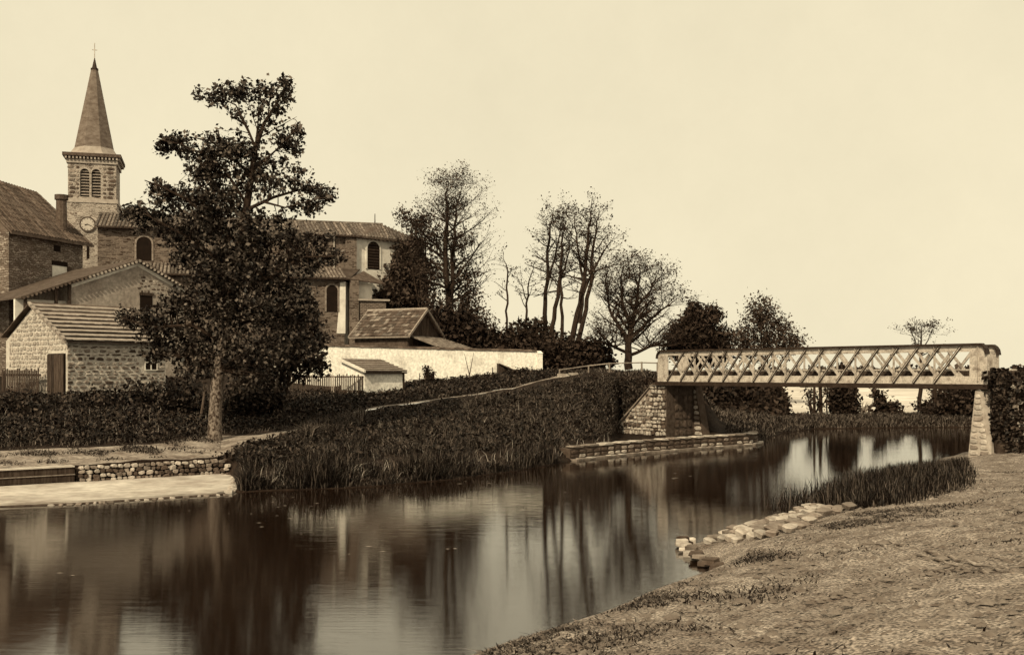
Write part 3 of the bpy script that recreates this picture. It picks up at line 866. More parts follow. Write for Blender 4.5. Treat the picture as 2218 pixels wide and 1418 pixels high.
for k in range(9):                                          # quoins and blocks of the belfry
    z = zb0 + .35 + k * .31
    for a in (.32, TW - .42):
        put_stone(church, TF(a + R.uniform(-.1, .1), .05, z), R.uniform(.4, .62), .06, .24, TF.ang, R.choice(('dark', 'dark', 'mid')), name='quoin')
    put_stone(church, TF(.72, .05, z), .2, .05, .2, TF.ang, R.choice(('mid', 'dark')), name='quoin')
    put_stone(church, TF(2.62, .05, z), .24, .05, .2, TF.ang, R.choice(('dark', 'mid')), name='quoin')
MB().box(TF, -.06, TW + .06, -.06, TW + .06, tz(440), tz(431)).build('string_course', m_dress, church)
MB().box(TF, -.05, TW + .05, -.05, TW + .05, tz(355), tz(347)).build('frieze', m_dress, church)
for k in range(15):
    a = -.12 + k * (TW + .06) / 14
    MB().box(TF, a, a + .12, -.24, -.055, tz(346.6), tz(342)).build('dentil', m_dress, church)
for k in range(15):
    b = -.1 + k * (TW + .06) / 14
    MB().box(TF, TW + .055, TW + .24, b, b + .12, tz(346.6), tz(342)).build('dentil', m_dress, church)
MB().box(TF, -.05, TW + .05, -.05, TW + .05, tz(346.5), tz(341.5)).build('cornice_bed', m_stone_d, church)
MB().box(TF, -.3, TW + .3, -.3, TW + .3, tz(341), tz(334)).build('cornice', m_stone_d, church)
# flared skirt and octagonal spire
cxy = TW / 2
def octa(r, z, sq=0.0):
    out = []
    for k in range(8):
        a = rad(22.5 + 45 * k)
        x, y = math.cos(a), math.sin(a)
        s = 1 / max(abs(x), abs(y)) * .9239
        f = 1 * (1 - sq) + s * sq
        out.append(TF(cxy + r * x * f, cxy + r * y * f, z))
    return out
rings = [octa(2.05, tz(333.5), 1), octa(1.75, tz(326), .75), octa(1.48, tz(315), .15)]
m = MB()
for r0, r1 in zip(rings[:-1], rings[1:]): m.hexa(r0, r1)
m.build('spire_skirt', M('skirt_slate', .24, .36, scale=2, detail=7, bump=.4, vary=0), church)
m = MB()
sp = [octa(1.48, tz(314.8)), octa(.27, tz(140)), octa(.19, tz(137))]
m.hexa(sp[0], sp[1])
m.build('spire', m_slate, church)
m = MB(); m.hexa(octa(.29, tz(139.8)), octa(.29, tz(136))); m.hexa(octa(.2, tz(135.9)), octa(.03, tz(113)))
m.build('spire_cap', m_iron_dark, church)
top = TF(cxy, cxy, 0)
m = MB(); m.tube([top + Vector((0, 0, tz(114))), top + Vector((0, 0, tz(80)))], [.035, .03], n=6)
m.bar(top - TF.u * .18 + Vector((0, 0, tz(95))), top + TF.u * .18 + Vector((0, 0, tz(95))), .05, .05, (0, 0, 1))
m.build('weather_cross', M('pale_iron', .3, .5, bump=0, vary=0), church)
# clock
def disc(mb, fr, a, b, c, r, th, n=28):
    pts = [fr(a + r * math.cos(2 * math.pi * k / n), b, c + r * math.sin(2 * math.pi * k / n)) for k in range(n)]
    mb.prism(pts, fr.v * th); return mb
ca, cz = 1.45, tz(487)
clock = disc(MB(), TF, ca, -.1, cz, .58, .098).build('clock', m_stone_d, church)
disc(MB(), TF, ca, -.13, cz, .47, .028).build('clock_face', m_clock, clock)
MB().bar(TF(ca, -.145, cz), TF(ca - .2, -.145, cz - .06), .06, .02, TF.v).build('hour_hand', m_dark, clock)
MB().bar(TF(ca, -.145, cz), TF(ca + .26, -.145, cz - .13), .045, .02, TF.v).build('minute_hand', m_dark, clock)
for k in range(12):
    q = 2 * math.pi * k / 12
    MB().bar(TF(ca + .38 * math.cos(q), -.14, cz + .38 * math.sin(q)), TF(ca + .44 * math.cos(q), -.14, cz + .44 * math.sin(q)), .035, .015, TF.v).build('hour_mark', m_dark, clock)
MB().box(TF, 1.36, 1.56, -.012, .1, tz(561), tz(530)).build('slit_window', m_dark, church)
MB().box(TF, 2.75, 4.2, -1.6, -.3, 3, tz(542)).build('stair_turret', m_tower, church)
MB().box(TF, 2.7, 4.3, -1.7, -.28, tz(541.8), tz(536)).build('turret_roof', m_stone_d, church)

# nave, apse
NE, NR = 13.1, 14.62                                        # eave and ridge heights
a_w, a_e = -12.0, 5.6
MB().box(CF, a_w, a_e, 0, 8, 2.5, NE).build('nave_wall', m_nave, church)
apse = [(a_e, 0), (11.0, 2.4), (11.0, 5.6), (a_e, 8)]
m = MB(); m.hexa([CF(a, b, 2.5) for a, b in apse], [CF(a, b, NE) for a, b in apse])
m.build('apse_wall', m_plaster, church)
MB().box(CF, a_e - .75, a_e + .06, -.28, 2.0, 2.5, NE - .05).build('buttress', m_nave, church)
# roof planes under the tiles
ov = .35
def roofz(b): return NE + .08 + (NR - NE) * (b + ov) / (4 + ov)
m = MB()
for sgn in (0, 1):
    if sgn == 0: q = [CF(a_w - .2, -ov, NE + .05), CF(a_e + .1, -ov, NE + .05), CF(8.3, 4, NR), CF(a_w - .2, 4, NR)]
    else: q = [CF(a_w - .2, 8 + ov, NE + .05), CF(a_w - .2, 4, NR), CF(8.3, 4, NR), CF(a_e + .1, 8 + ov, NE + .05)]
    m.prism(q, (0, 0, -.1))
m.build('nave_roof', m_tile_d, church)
m = MB()
e1, e2 = CF(11.35, 2.25, NE + .05), CF(11.35, 5.75, NE + .05)
r_ = CF(8.3, 4, NR)
for q in ([CF(a_e + .1, -ov, NE + .05), e1, r_], [e1, e2, r_], [e2, CF(a_e + .1, 8 + ov, NE + .05), r_]):
    m.prism(q, (0, 0, -.1))
m.build('apse_roof', m_tile_d, church)
def tile_row_mesh(name, L, r, mat, steps):
    """one run of half-round canal tiles, each lapping the next, along +X"""
    vs, fs = [], []
    n = 5
    for i in range(steps):
        x0, x1 = L * i / steps, L * (i + 1) / steps + .02
        for x, rr, dz in ((x0, r * 1.08, .018), (x1, r * .9, 0)):
            for k in range(n):
                q = math.pi * k / (n - 1)
                vs.append((x, rr * math.cos(q), rr * math.sin(q) * .8 + dz))
        o_ = i * 2 * n
        for k in range(n - 1):
            fs.append((o_ + k, o_ + n + k, o_ + n + k + 1, o_ + k + 1))
        fs.append(tuple(o_ + k for k in range(n)))
    me = bpy.data.meshes.new(name); me.from_pydata(vs, [], fs); me.materials.append(mat); me.update()
    return me
def tile_rows(parent, me, starts, ends, name='tile_row'):
    for p0, p1 in zip(starts, ends):
        d = (p1 - p0); L_ = d.length; d.normalize()
        x = d; side = Vector((0, 0, 1)).cross(x).normalized(); z = x.cross(side).normalized()
        if z.z < 0: z = -z; side = -side
        mat = Matrix((x, side, z)).transposed().to_4x4()
        o = bpy.data.objects.new(name, me); COL.objects.link(o); o.parent = parent
        o.matrix_basis = Matrix.Translation(p0 - parent.location) @ mat @ Matrix.Diagonal((L_, 1, 1, 1))
        o.rotation_euler.x += 0
tr = tile_row_mesh('tile_row', 1.0, .085, m_tile, 9)
pit = .245
S, E = [], []
a = a_w - .1
while a < 11.2:
    if a < a_e: b_s = -ov
    else: b_s = -ov + (a - a_e) / (11.35 - a_e) * (2.25 + ov)
    b_t = 4.0 if a < 8.3 else 4.0 - (a - 8.3) / (11.35 - 8.3) * 1.75
    if b_t - b_s > .2:
        zs = NE + .07
        zt = NR + .02 if a < 8.3 else NR + .02 - (a - 8.3) / (11.35 - 8.3) * (NR - NE) * .98
        S.append(CF(a, b_s, zs)); E.append(CF(a, b_t, zt))
    a += pit
tile_rows(church, tr, S, E)
MB().tube([CF(a_w - .2, 4, NR + .03), CF(8.3, 4, NR + .03)], [.13, .13], n=8).build('ridge_tiles', m_tile, church)
MB().tube([CF(7.7, 4, NR), CF(7.7, 4, NR + .85)], [.05, .03], n=6).build('ridge_finial', m_iron_dark, church)
# gutter and down pipe
m = MB(); m.tube([CF(a_w, -ov - .08, NE), CF(a_e + .1, -ov - .08, NE - .02)], [.06, .06], n=6); m.build('gutter', m_iron_dark, church)
m = MB(); m.tube([CF(4.05, -.1, NE), CF(4.05, -.1, 9.9)], [.05, .05], n=6); m.build('down_pipe', M('pale_zinc', .4, .5, bump=0, vary=0), church)
# apse window with slats, set into the white plaster face
AF = Fr(CF(a_e, 0, 0).xy, (CF(11, 2.4, 0) - CF(a_e, 0, 0)).xy)
def arched(fr, a0, a1, c0, c1, b, th, n=9):
    r = (a1 - a0) / 2; cx = (a0 + a1) / 2
    return [fr(a0, b, c0), fr(a1, b, c0)] + [fr(cx + r * math.cos(q), b, c1 - r + r * math.sin(q)) for q in [math.pi * k / (n - 1) for k in range(n)]]
def arched_window(fr, a0, a1, c0, c1, b, parent, glass=m_dark, frame=m_dress, slats=0, name='arched_window', fw=.12):
    w = MB(); w.prism(arched(fr, a0, a1, c0, c1, b - .03, 0), fr.v * .02); w = w.build(name, glass, parent)
    outer = arched(fr, a0 - fw, a1 + fw, c0, c1 + fw, b - .06, 0); inner = arched(fr, a0, a1, c0, c1, b - .06, 0)
    m = MB(); n = len(outer)
    for i in range(n):
        if i == 0: continue
        j = (i + 1) % n
        m.prism([inner[i], outer[i], outer[j], inner[j]], fr.v * .055)
    m.build('window_frame', frame, w)
    for k in range(slats):
        z = c0 + (c1 - c0) * (k + .6) / (slats + .6)
        MB().box(fr, a0 + .03, a1 - .03, b - .05, b - .032, z, z + .05).build('slat', m_wood_d, w)
    return w
aw0 = AF.a_of(795); aw1 = AF.a_of(822)
arched_window(AF, aw0, aw1, AF.z_of(808, 583), AF.z_of(808, 523), 0, church, slats=9, frame=m_plaster)
for k in range(16):                                         # scalloped eaves course
    a = .25 + k * .36
    if a < 5.7: MB().tube([AF(a, -.32, NE - .02), AF(a, .02, NE + .02)], [.12, .12], n=8).build('eaves_tile', m_tile_d, church)
# nave windows high in the wall
for a0 in (-9.5, -6.0, -2.6, .6):
    arched_window(CF, a0, a0 + 1.0, 10.95, 12.6, 0, church, frame=m_stone_m, name='nave_window')
# aisle with its own lower roof
AE, AT = 9.75, 10.75
GF = Fr(CF(0, -3, 0).xy, CF.u.xy)
MB().box(GF, a_w + 1, 4.4, 0, 2.99, 2.5, AE).build('aisle_wall', m_nave, church)
m = MB(); m.prism([GF(a_w + .8, -.35, AE + .02), GF(4.7, -.35, AE + .02), GF(5.9, 2.7, AT), GF(a_w + .8, 2.98, AT)], (0, 0, -.09))
m.build('aisle_roof', m_tile_d, church)
m = MB(); m.prism([GF(4.72, -.33, AE + .02), GF(7.7, 2.0, AE - .1), GF(6.2, 2.95, AT - .1)], (0, 0, -.09)); m.build('aisle_hip', m_tile_d, church)
S, E = [], []
a = a_w + 1
while a < 4.6:
    S.append(GF(a, -.35, AE + .04)); E.append(GF(a, 2.96, AT + .02)); a += pit
tile_rows(church, tr, S, E)
m = MB(); m.tube([GF(a_w + .8, -.42, AE - .02), GF(4.7, -.42, AE - .04)], [.06, .06], n=6); m.build('gutter', m_iron_dark, church)
MB().box(GF, GF.a_of(757), GF.a_of(776), -.3, .9, 2.5, AE - .1).build('buttress', m_nave, church)
g0, g1 = GF.a_of(735), GF.a_of(748)
m = MB(); m.prism([GF(GF.a_of(729), -.03, GF.z_of(735, 722)), GF(g1, -.03, GF.z_of(745, 722)), GF(g1 + .02, -.03, GF.z_of(745, 610)), GF(g0 + .05, -.03, GF.z_of(735, 612)), GF(g0 - .05, -.03, GF.z_of(735, 670))], GF.v * .028)
m.build('pale_strip', m_plaster, church)  # pale strip set on the aisle wall
arched_window(GF, GF.a_of(707), GF.a_of(731), GF.z_of(718, 675), GF.z_of(718, 617), 0, church, frame=m_stone_m, name='aisle_window')
arched_window(GF, GF.a_of(640), GF.a_of(664), GF.z_of(650, 675), GF.z_of(650, 617), 0, church, frame=m_stone_m, name='aisle_window')
# white choir bay right of the buttress, and the low brick annex below it
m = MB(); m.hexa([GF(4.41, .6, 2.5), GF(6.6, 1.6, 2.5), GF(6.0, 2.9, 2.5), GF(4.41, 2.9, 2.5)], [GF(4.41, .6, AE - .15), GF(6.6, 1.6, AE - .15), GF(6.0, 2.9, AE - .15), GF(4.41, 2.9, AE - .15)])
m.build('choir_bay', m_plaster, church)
m_annex = MBRICK('annex_brick', .22, .06, .12, CF, bw=.28, bh=.11, mortar=.02, warp=.02)
x0, x1 = GF.a_of(779, -.2), GF.a_of(836, -.2)
MB().box(GF, x0, x1, -.2, 2.5, 2.5, GF.z_of(800, 652)).build('annex_wall', m_annex, church)
MB().box(GF, x0 - .1, x1 + .25, -.35, 2.5, GF.z_of(800, 651.8), GF.z_of(800, 648)).build('annex_coping', m_dress, church)
# ivy climbing the apse
rng = np.random.default_rng(31)
lob = [lobe_px(868, 560, 80.0, 30, 45, 190, .5), lobe_px(880, 600, 80.2, 45, 60, 300, .7), lobe_px(850, 620, 79.3, 30, 45, 170, .5), lobe_px(905, 610, 81, 28, 80, 260, .7), lobe_px(850, 645, 78.5, 50, 25, 160, .8), lobe_px(893, 545, 81, 22, 28, 120, .4)]
o = quads_obj('ivy', leaf_quads(lobe_points(lob, rng, 9, .5), .26, rng, .7), m_leaf_far, church); o['kind'] = 'stuff'

# ================================================================== HOUSES ON THE LEFT
HF = Fr(XY(75, 62.0).xy, (.3, .954))
m_house = MBRICK('house_rubble', .10, .12, .30, HF, bw=.34, bh=.13, mortar=.03, warp=.12)
house = thing('stone_house', 'tall stone house at the far left with a steep dark roof and a round chimney', 'house', HF(2, -2, 3))
hw = 7.0
MB().box(HF, -2.0, 4.1, 0, hw, 2.5, 11.2).build('wall', m_house, house)
m = MB()
m.prism([HF(-2.3, -.45, 11.15), HF(4.6, -.45, 11.15), HF(4.2, hw / 2, 14.5), HF(-2.3, hw / 2, 14.9)], (0, 0, -.14))
m.prism([HF(-2.3, hw + .45, 11.15), HF(-2.3, hw / 2, 14.9), HF(4.2, hw / 2, 14.5), HF(4.6, hw + .45, 11.15)], (0, 0, -.14))
m.prism([HF(-2.0, .05, 11.2), HF(-2.0, hw - .05, 11.2), HF(-2.0, hw / 2, 14.7)], HF.u * .2)
m.prism([HF(3.9, .05, 11.2), HF(3.9, hw - .05, 11.2), HF(3.9, hw / 2, 14.3)], HF.u * .2)
hroof = m.build('roof', m_tile_d, house)
S, E = [], []
for k in range(28):
    a = -2.2 + k * .24; f = (a + 2.2) / 6.8
    S.append(HF(a, -.45, 11.18)); E.append(HF(a - .35 * max(0, f - .5), hw / 2, 14.9 - .38 * f))
tile_rows(house, tile_row_mesh('tile_row', 1, .075, m_tile_d, 12), S, E)
chd = HF(HF.a_of(133, .55), .55, 0)
m = MB(); m.tube([chd + Vector((0, 0, 11.2)), chd + Vector((0, 0, 13.75))], [.34, .31], n=12); m.build('chimney', m_stone_d, house)
m = MB(); m.tube([chd + Vector((0, 0, 13.755)), chd + Vector((0, 0, 14.05))], [.40, .40], n=12); m.build('chimney_cap', m_stone_d, house)
def hz(px, py): return HF.z_of(px, py)
w = MB().box(HF, HF.a_of(113), HF.a_of(144), -.02, .1, hz(128, 612), hz(128, 576)).build('window', m_plaster, house)
MB().box(HF, HF.a_of(112), HF.a_of(145), -.05, .08, hz(128, 575.5), hz(128, 566)).build('lintel', m_dark, w)
MB().box(HF, HF.a_of(146), HF.a_of(155), -.03, .1, hz(150, 600), hz(150, 578)).build('shutter', m_wood_d, w)
MB().box(HF, HF.a_of(116), HF.a_of(131), -.015, .1, hz(123, 545), hz(123, 531)).build('small_window', m_dark, house)

# rendered gable house
gA, gB = XY(152, 55.6), XY(400, 60.2)
gF = Fr(gA.xy, (gB - gA).xy); gL = (gB - gA).length
gh = thing('gable_house', 'pale rendered gable with scalloped verge rising behind the stone shed', 'house', gF(gL / 2, 3, 2.5))
ap = gF.a_of(297); azp = gF.z_of(297, 566)
za, zb = gF.z_of(152, 612), gF.z_of(396, 626)
m = MB(); m.prism([gF(0, 0, 2.3), gF(gL, 0, 2.3), gF(gL, 0, zb), gF(ap, 0, azp), gF(0, 0, za)], gF.v * 8)
m.build('wall', m_render, gh)
sl = (azp - za) / ap; sr = (azp - zb) / (gL - ap)
m = MB()
m.prism([gF(-2.6, -.3, azp - sl * (ap + 2.6) + .02), gF(ap, -.3, azp + .02), gF(ap, -.3, azp + .10), gF(-2.6, -.3, azp - sl * (ap + 2.6) + .10)], gF.v * 8.5)
m.prism([gF(ap, -.3, azp + .02), gF(gL + .3, -.3, azp - sr * (gL - ap + .3) + .02), gF(gL + .3, -.3, azp - sr * (gL - ap + .3) + .10), gF(ap, -.3, azp + .10)], gF.v * 8.5)
m.build('roof', m_tile_d, gh)
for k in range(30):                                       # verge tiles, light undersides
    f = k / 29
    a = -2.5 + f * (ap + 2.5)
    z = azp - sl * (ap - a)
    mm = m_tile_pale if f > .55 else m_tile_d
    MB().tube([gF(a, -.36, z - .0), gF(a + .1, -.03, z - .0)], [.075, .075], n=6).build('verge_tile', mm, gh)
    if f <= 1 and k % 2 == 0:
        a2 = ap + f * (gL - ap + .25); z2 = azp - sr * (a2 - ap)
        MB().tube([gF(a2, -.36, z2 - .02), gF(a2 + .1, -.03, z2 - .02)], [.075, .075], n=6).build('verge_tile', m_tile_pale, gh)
MB().bar(gF(.05, -.03, za - .16), gF(ap, -.03, azp - .16), .02, .2, (0, 0, 1)).build('verge_fillet', m_plaster, gh)
MB().bar(gF(ap, -.03, azp - .16), gF(gL, -.03, zb - .16), .02, .2, (0, 0, 1)).build('verge_fillet', m_plaster, gh)
def gab_ok(a, c, wa, hc):
    return a > ap + .1 and c < azp - sr * (a - ap) - .45 and a < ap + 1.7 and R.random() < .8
stone_wall(gh, gF, ap, ap + 1.8, gF.z_of(300, 640), azp, b=.01, h=(.12, .18), w=(.16, .3), kinds=('mid', 'light', 'dark'), proud=.025, ok=gab_ok)
# open lean-to under the long left slope
for a in (-.06, -.75, -2.3):
    MB().box(gF, a - .07, a + .07, -.12, .02, 2.3, azp - sl * (ap - a) - .1).build('post', m_wood_d, gh)
MB().box(gF, -2.6, -.01, .5, .7, 2.3, azp - sl * (ap + 2.5)).build('lean_to_wall', m_plaster, gh)
w0, w1 = gF.a_of(303), gF.a_of(330)
w = MB().box(gF, w0, w1, -.02, .05, gF.z_of(316, 690), gF.z_of(316, 640)).build('window', m_dark, gh)
MB().box(gF, w0 - .05, w1 + .05, -.06, -.021, gF.z_of(316, 640), gF.z_of(316, 634)).build('lintel', m_wood_d, w)

# stone shed
sA = XY(145, 48.0)
SF = Fr(sA.xy, (.65, .76))                                 # front runs right and away
shed = thing('stone_shed', 'rubble stone shed with pale tiled roof and plank door left of the big tree', 'shed', SF(2.5, 1.5, 2.0))
SL, SD, SE = 5.0, 3.25, Z(737, 48.0)
SRr = SE + 1.85
MB().box(SF, .06, SL, .06, SD + 3, 1.6, SE).build('wall', m_mortar_w, shed)
m = MB(); m.prism([SF(.06, .06, SE + .003), SF(.06, SD + 3, SE + .003), SF(.06, SD + 3, SRr - 1.75), SF(.06, SD, SRr - .1)], SF.u * (SL - .06)); m.build('gable', m_mortar_w, shed)
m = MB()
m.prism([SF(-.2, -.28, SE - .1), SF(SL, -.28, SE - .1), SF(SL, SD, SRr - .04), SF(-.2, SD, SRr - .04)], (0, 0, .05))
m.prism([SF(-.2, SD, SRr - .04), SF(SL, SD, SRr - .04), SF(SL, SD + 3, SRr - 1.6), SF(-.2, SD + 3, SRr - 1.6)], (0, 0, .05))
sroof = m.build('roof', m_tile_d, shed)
NC = 9
for k in range(NC):                                        # tilted courses with gaps; the dark roof beneath paints their shadow lines
    f0, f1 = k / NC, (k + .66) / NC
    b0, b1 = -.34 + f0 * (SD + .34), -.34 + f1 * (SD + .34)
    z0, z1 = SE - .05 + f0 * (SRr - SE), SE - .05 + f1 * (SRr - SE)
    m = MB(); nseg = 14
    for j in range(nseg):
        a0, a1 = -.25 + j * (SL + .25) / nseg, -.25 + (j + 1) * (SL + .25) / nseg - .004
        jj = R.uniform(-.012, .012)
        m.prism([SF(a0, b0, z0 + .07 + jj), SF(a1, b0, z0 + .07 + jj), SF(a1, b1, z1 + .012), SF(a0, b1, z1 + .012)], (0, 0, .045))
    m.build('tile_course', m_tile_pale, shed)
    MB().bar(SF(-.27, b0, z0 + .11), SF(-.27, b1, z1 + .11), .14, .07, (0, 0, 1)).build('verge_tile', m_tile_pale, shed)
MB().bar(SF(-.22, -.34, SE - .09), SF(-.22, SD, SRr - .06), .05, .16, (0, 0, 1)).build('barge_board', m_wood_l, shed)
stone_wall(shed, SF, 0, SL, 1.75, SE - .12, b=.05, h=(.14, .22), w=(.22, .5), kinds=('mid', 'dark', 'light', 'mid'), gap=.085, proud=.04,
           ok=lambda a, c, wa, hc: not (3.75 < a < 4.65 and 3.2 < c < 4.2))
d0, d1 = .22, 1.75
def sg_ok(b, c, wa, hc):
    return not (d0 - .15 < b < d1 + .1 and c < 4.15) and c + hc < SE + min(b / SD, 1 - (b - SD) / 3 * .9) * (SRr - SE) - .12
stone_wall(shed, SF, 0, SD + 2.6, 1.75, SRr, b=.05, h=(.15, .26), w=(.2, .42), kinds=('light',), gap=.03, proud=.03, ok=sg_ok, side='v-')
door = MB().box(SF, -.03, .055, d0, d1, 1.9, 4.08).build('door', m_dark, shed)
for k in range(7):
    b0 = d0 + k * (d1 - d0) / 7
    MB().box(SF, -.075, -.035, b0 + .01, b0 + (d1 - d0) / 7 - .012, 1.92, 4.06 + R.uniform(-.03, .03)).build('plank', m_wood_d, door)
w = MB().box(SF, 3.9, 4.5, .03, .058, 3.35, 4.05).build('window', m_dark, shed)
for (a0, a1, c0, c1) in ((3.86, 4.54, 4.05, 4.09), (3.86, 4.54, 3.31, 3.35), (3.86, 3.9, 3.35, 4.05), (4.5, 4.54, 3.35, 4.05), (4.18, 4.22, 3.35, 4.05), (3.9, 4.5, 3.68, 3.72)):
    MB().box(SF, a0, a1, -.01, .028, c0, c1).build('glazing_bar', m_plaster, w)

# paling fence left of the shed
lf = thing('paling_fence', 'dark paling fence at the left edge beside the shed door', 'fence', SF(-.4, 2.8, 2.0))
for k in range(22):
    p = SF(-.35 - k * .02, 1.95 + k * .13, 0)
    h = 3.35 + R.uniform(-.08, .08)
    MB().box(Fr(p.xy, SF.v.xy), 0, .095, 0, .025, 1.6, h).build('paling', m_wood_d, lf)
MB().bar(SF(-.3, 1.9, 3.1), SF(-.74, 4.9, 3.1), .05, .1, (0, 0, 1)).build('rail', m_wood_d, lf)

# ================================================================== WALL, HUT, FENCE, TILED HOUSE
WL_, WR = XY(540, 55.9), XY(1163, 60)
WF = Fr(WL_.xy, (WR - WL_).xy); WLn = (WR - WL_).length
ww = thing('garden_wall', 'long limewashed garden wall with a dark tile coping behind the small hut', 'wall', WF(WLn / 2, 0, 2.4))
zl, zr = 4.70, 4.37
m = MB(); m.prism([WF(0, 0, 1.8), WF(WLn, 0, 2.6), WF(WLn, 0, zr), WF(0, 0, zl)], WF.v * .35); m.build('wall_body', m_lime, ww)
n = 60
for k in range(n):
    a0, a1 = WLn * k / n, WLn * (k + 1) / n - .012
    z0 = zl + (zr - zl) * (k + .5) / n + R.uniform(-.012, .015)
    m = MB(); m.prism([WF(a0, -.06, z0 + .004), WF(a0, .41, z0 + .004), WF(a0, .175, z0 + .13)], WF.u * (a1 - a0)); m.build('coping_tile', m_tile_d, ww)
MB().box(WF, WLn + .003, WLn + .3, -.12, .5, 2.6, zr - .08).build('end_pier', m_lime, ww)
m = MB(); m.hexa([WF(WLn - .0, -.15, zr - .078), WF(WLn + .33, -.15, zr - .078), WF(WLn + .33, .53, zr - .078), WF(WLn, .53, zr - .078)],
                 [WF(WLn + .05, .1, zr + .07), WF(WLn + .25, .1, zr + .07), WF(WLn + .25, .3, zr + .07), WF(WLn + .05, .3, zr + .07)])
m.build('pier_cap', m_lime, ww)

hut_o = XY(790, 50.0)
UF = Fr(hut_o.xy, (.68, .73))
hut = thing('small_hut', 'tiny limewashed hut with a pale sloping tile roof in front of the long white wall', 'hut', UF(.8, .8, 2.1))
UL, UD = 2.35, 1.75
UE, UR = UF.z_of(789, 803), UF.z_of(789, 803) + .58
m = MB(); m.prism([UF(0, 0, 1.7), UF(0, UD, 1.7), UF(0, UD, UR - .08), UF(0, 0, UE - .05)], UF.u * UL); m.build('wall', m_lime, hut)
# the hut leans to the left behind its front corner: the gable runs back and left
for k in range(6):  # gaps between courses show the dark roof as painted shadow lines
    f0, f1 = k / 6, (k + .68) / 6
    b0, b1 = -.2 + f0 * (UD + .25), -.2 + f1 * (UD + .25)
    z0, z1 = UE - .04 + f0 * (UR - UE), UE - .04 + f1 * (UR - UE)
    m = MB(); nseg = 6
    for j in range(nseg):
        a0, a1 = -.12 + j * (UL + .27) / nseg, -.12 + (j + 1) * (UL + .27) / nseg - .004
        m.prism([UF(a0, b0, z0 + .055), UF(a1, b0, z0 + .055), UF(a1, b1, z1 + .01), UF(a0, b1, z1 + .01)], (0, 0, .035))
    m.build('tile_course', m_tile_pale, hut)
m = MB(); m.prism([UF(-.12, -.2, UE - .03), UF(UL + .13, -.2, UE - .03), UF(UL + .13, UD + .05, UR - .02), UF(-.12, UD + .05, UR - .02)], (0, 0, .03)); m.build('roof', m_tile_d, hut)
MB().bar(UF(-.16, -.22, UE - .02), UF(-.16, UD + .05, UR + .0), .1, .12, (0, 0, 1)).build('verge_board', m_plaster, hut)
MB().box(UF, -.1, UL + .14, -.17, -.04, UE - .13, UE - .045).build('eaves_board', m_wood_d, hut)
MB().box(UF, UL + .003, UL + .12, -.02, UD * .6, 1.9, UE - .1).build('door_post', m_wood_d, hut)

pf = thing('picket_fence', 'weathered picket fence running from the little hut into the shade of the tree', 'fence', XY(700, 50.3) + Vector((0, 0, 2.0)))
PF = Fr(XY(600, 50.6).xy, (XY(787, 50.0) - XY(600, 50.6)).xy); PL = (XY(787, 50.0) - XY(600, 50.6)).length
for k in range(46):
    a = PL * k / 46
    MB().box(PF, a, a + .055, 0, .02, 2.0, 3.1 + R.uniform(-.07, .06)).build('picket', m_wood_d if R.random() < .8 else m_wood_l, pf)
for z in (2.3, 2.98):
    MB().box(PF, 0, PL, .023, .06, z, z + .06).build('rail', m_wood_d, pf)

# tiled house behind the wall
rL, rR = XY(805, 68.0), XY(925, 66.0)
TFh = Fr(rL.xy, (rR - rL).xy); TL = (rR - rL).length
th = thing('tiled_house', 'low house with a dark tiled roof and boarded gable just behind the white wall', 'house', TFh(TL / 2, 0, 2.5))
tR, tE, hb = Z(671, 66.5), Z(724, 64.3), 2.05
m = MB(); m.prism([TFh(0, -hb + .25, 2.4), TFh(0, hb - .25, 2.4), TFh(0, hb - .25, tE), TFh(0, 0, tR - .12), TFh(0, -hb + .25, tE)], TFh.u * (TL - .25)); m.build('wall', m_stone_d, th)
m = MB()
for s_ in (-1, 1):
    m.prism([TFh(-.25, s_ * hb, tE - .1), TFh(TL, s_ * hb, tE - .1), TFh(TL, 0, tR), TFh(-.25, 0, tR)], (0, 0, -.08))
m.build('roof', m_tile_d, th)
for k in range(9):
    f0, f1 = k / 9, (k + 1.1) / 9
    for j in range(18):
        a0 = -.27 + (TL + .27) * j / 18; a1 = a0 + (TL + .27) / 18 - .01
        q = R.uniform(0, .025)
        m = MB(); m.prism([TFh(a0, -hb + f0 * hb - .02, tE - .1 + f0 * (tR - tE + .1) + .04 + q), TFh(a1, -hb + f0 * hb - .02, tE - .1 + f0 * (tR - tE + .1) + .04 + q),
                           TFh(a1, -hb + f1 * hb * .99, tE - .1 + f1 * (tR - tE + .1) * .99 + .012), TFh(a0, -hb + f1 * hb * .99, tE - .1 + f1 * (tR - tE + .1) * .99 + .012)], (0, 0, .025))
        m.build('roof_tile', R.choice((m_tile, m_tile_d, m_tile_d)), th)
MB().tube([TFh(-.3, 0, tR + .03), TFh(TL + .02, 0, tR + .03)], [.09, .09], n=8).build('ridge_tiles', m_tile_pale, th)
for s_ in (-1, 1):
    MB().bar(TFh(TL + .03, s_ * hb, tE - .12), TFh(TL + .03, 0, tR - .02), .1, .17, (0, 0, 1)).build('barge_board', m_wood_l, th)
MB().bar(TFh(-.3, -hb, tE - .1), TFh(-.3, 0, tR), .08, .1, (0, 0, 1)).build('barge_board', m_wood_l, th)
MB().box(TFh, -.25, TL, -hb - .06, -hb - .02, tE - .2, tE - .1).build('eaves_board', m_wood_l, th)
for k in range(12):
    b = -hb + .3 + k * (2 * hb - .6) / 12
    z = tR - .2 - abs(b + .07) / hb * (tR - tE)
    MB().box(TFh, TL - .24, TL - .21, b, b + .27, 4.0, z).build('gable_board', m_wood_d, th)
m = MB(); m.prism([TFh(TL - .2, -1.5, tE - .05), TFh(TL + 2.2, -1.6, Z(754, 64)), TFh(TL + 2.2, 2.0, Z(754, 66)), TFh(TL - .2, 1.9, tE - .05)], (0, 0, -.08)); m.build('lean_to_roof', m_tile, th)

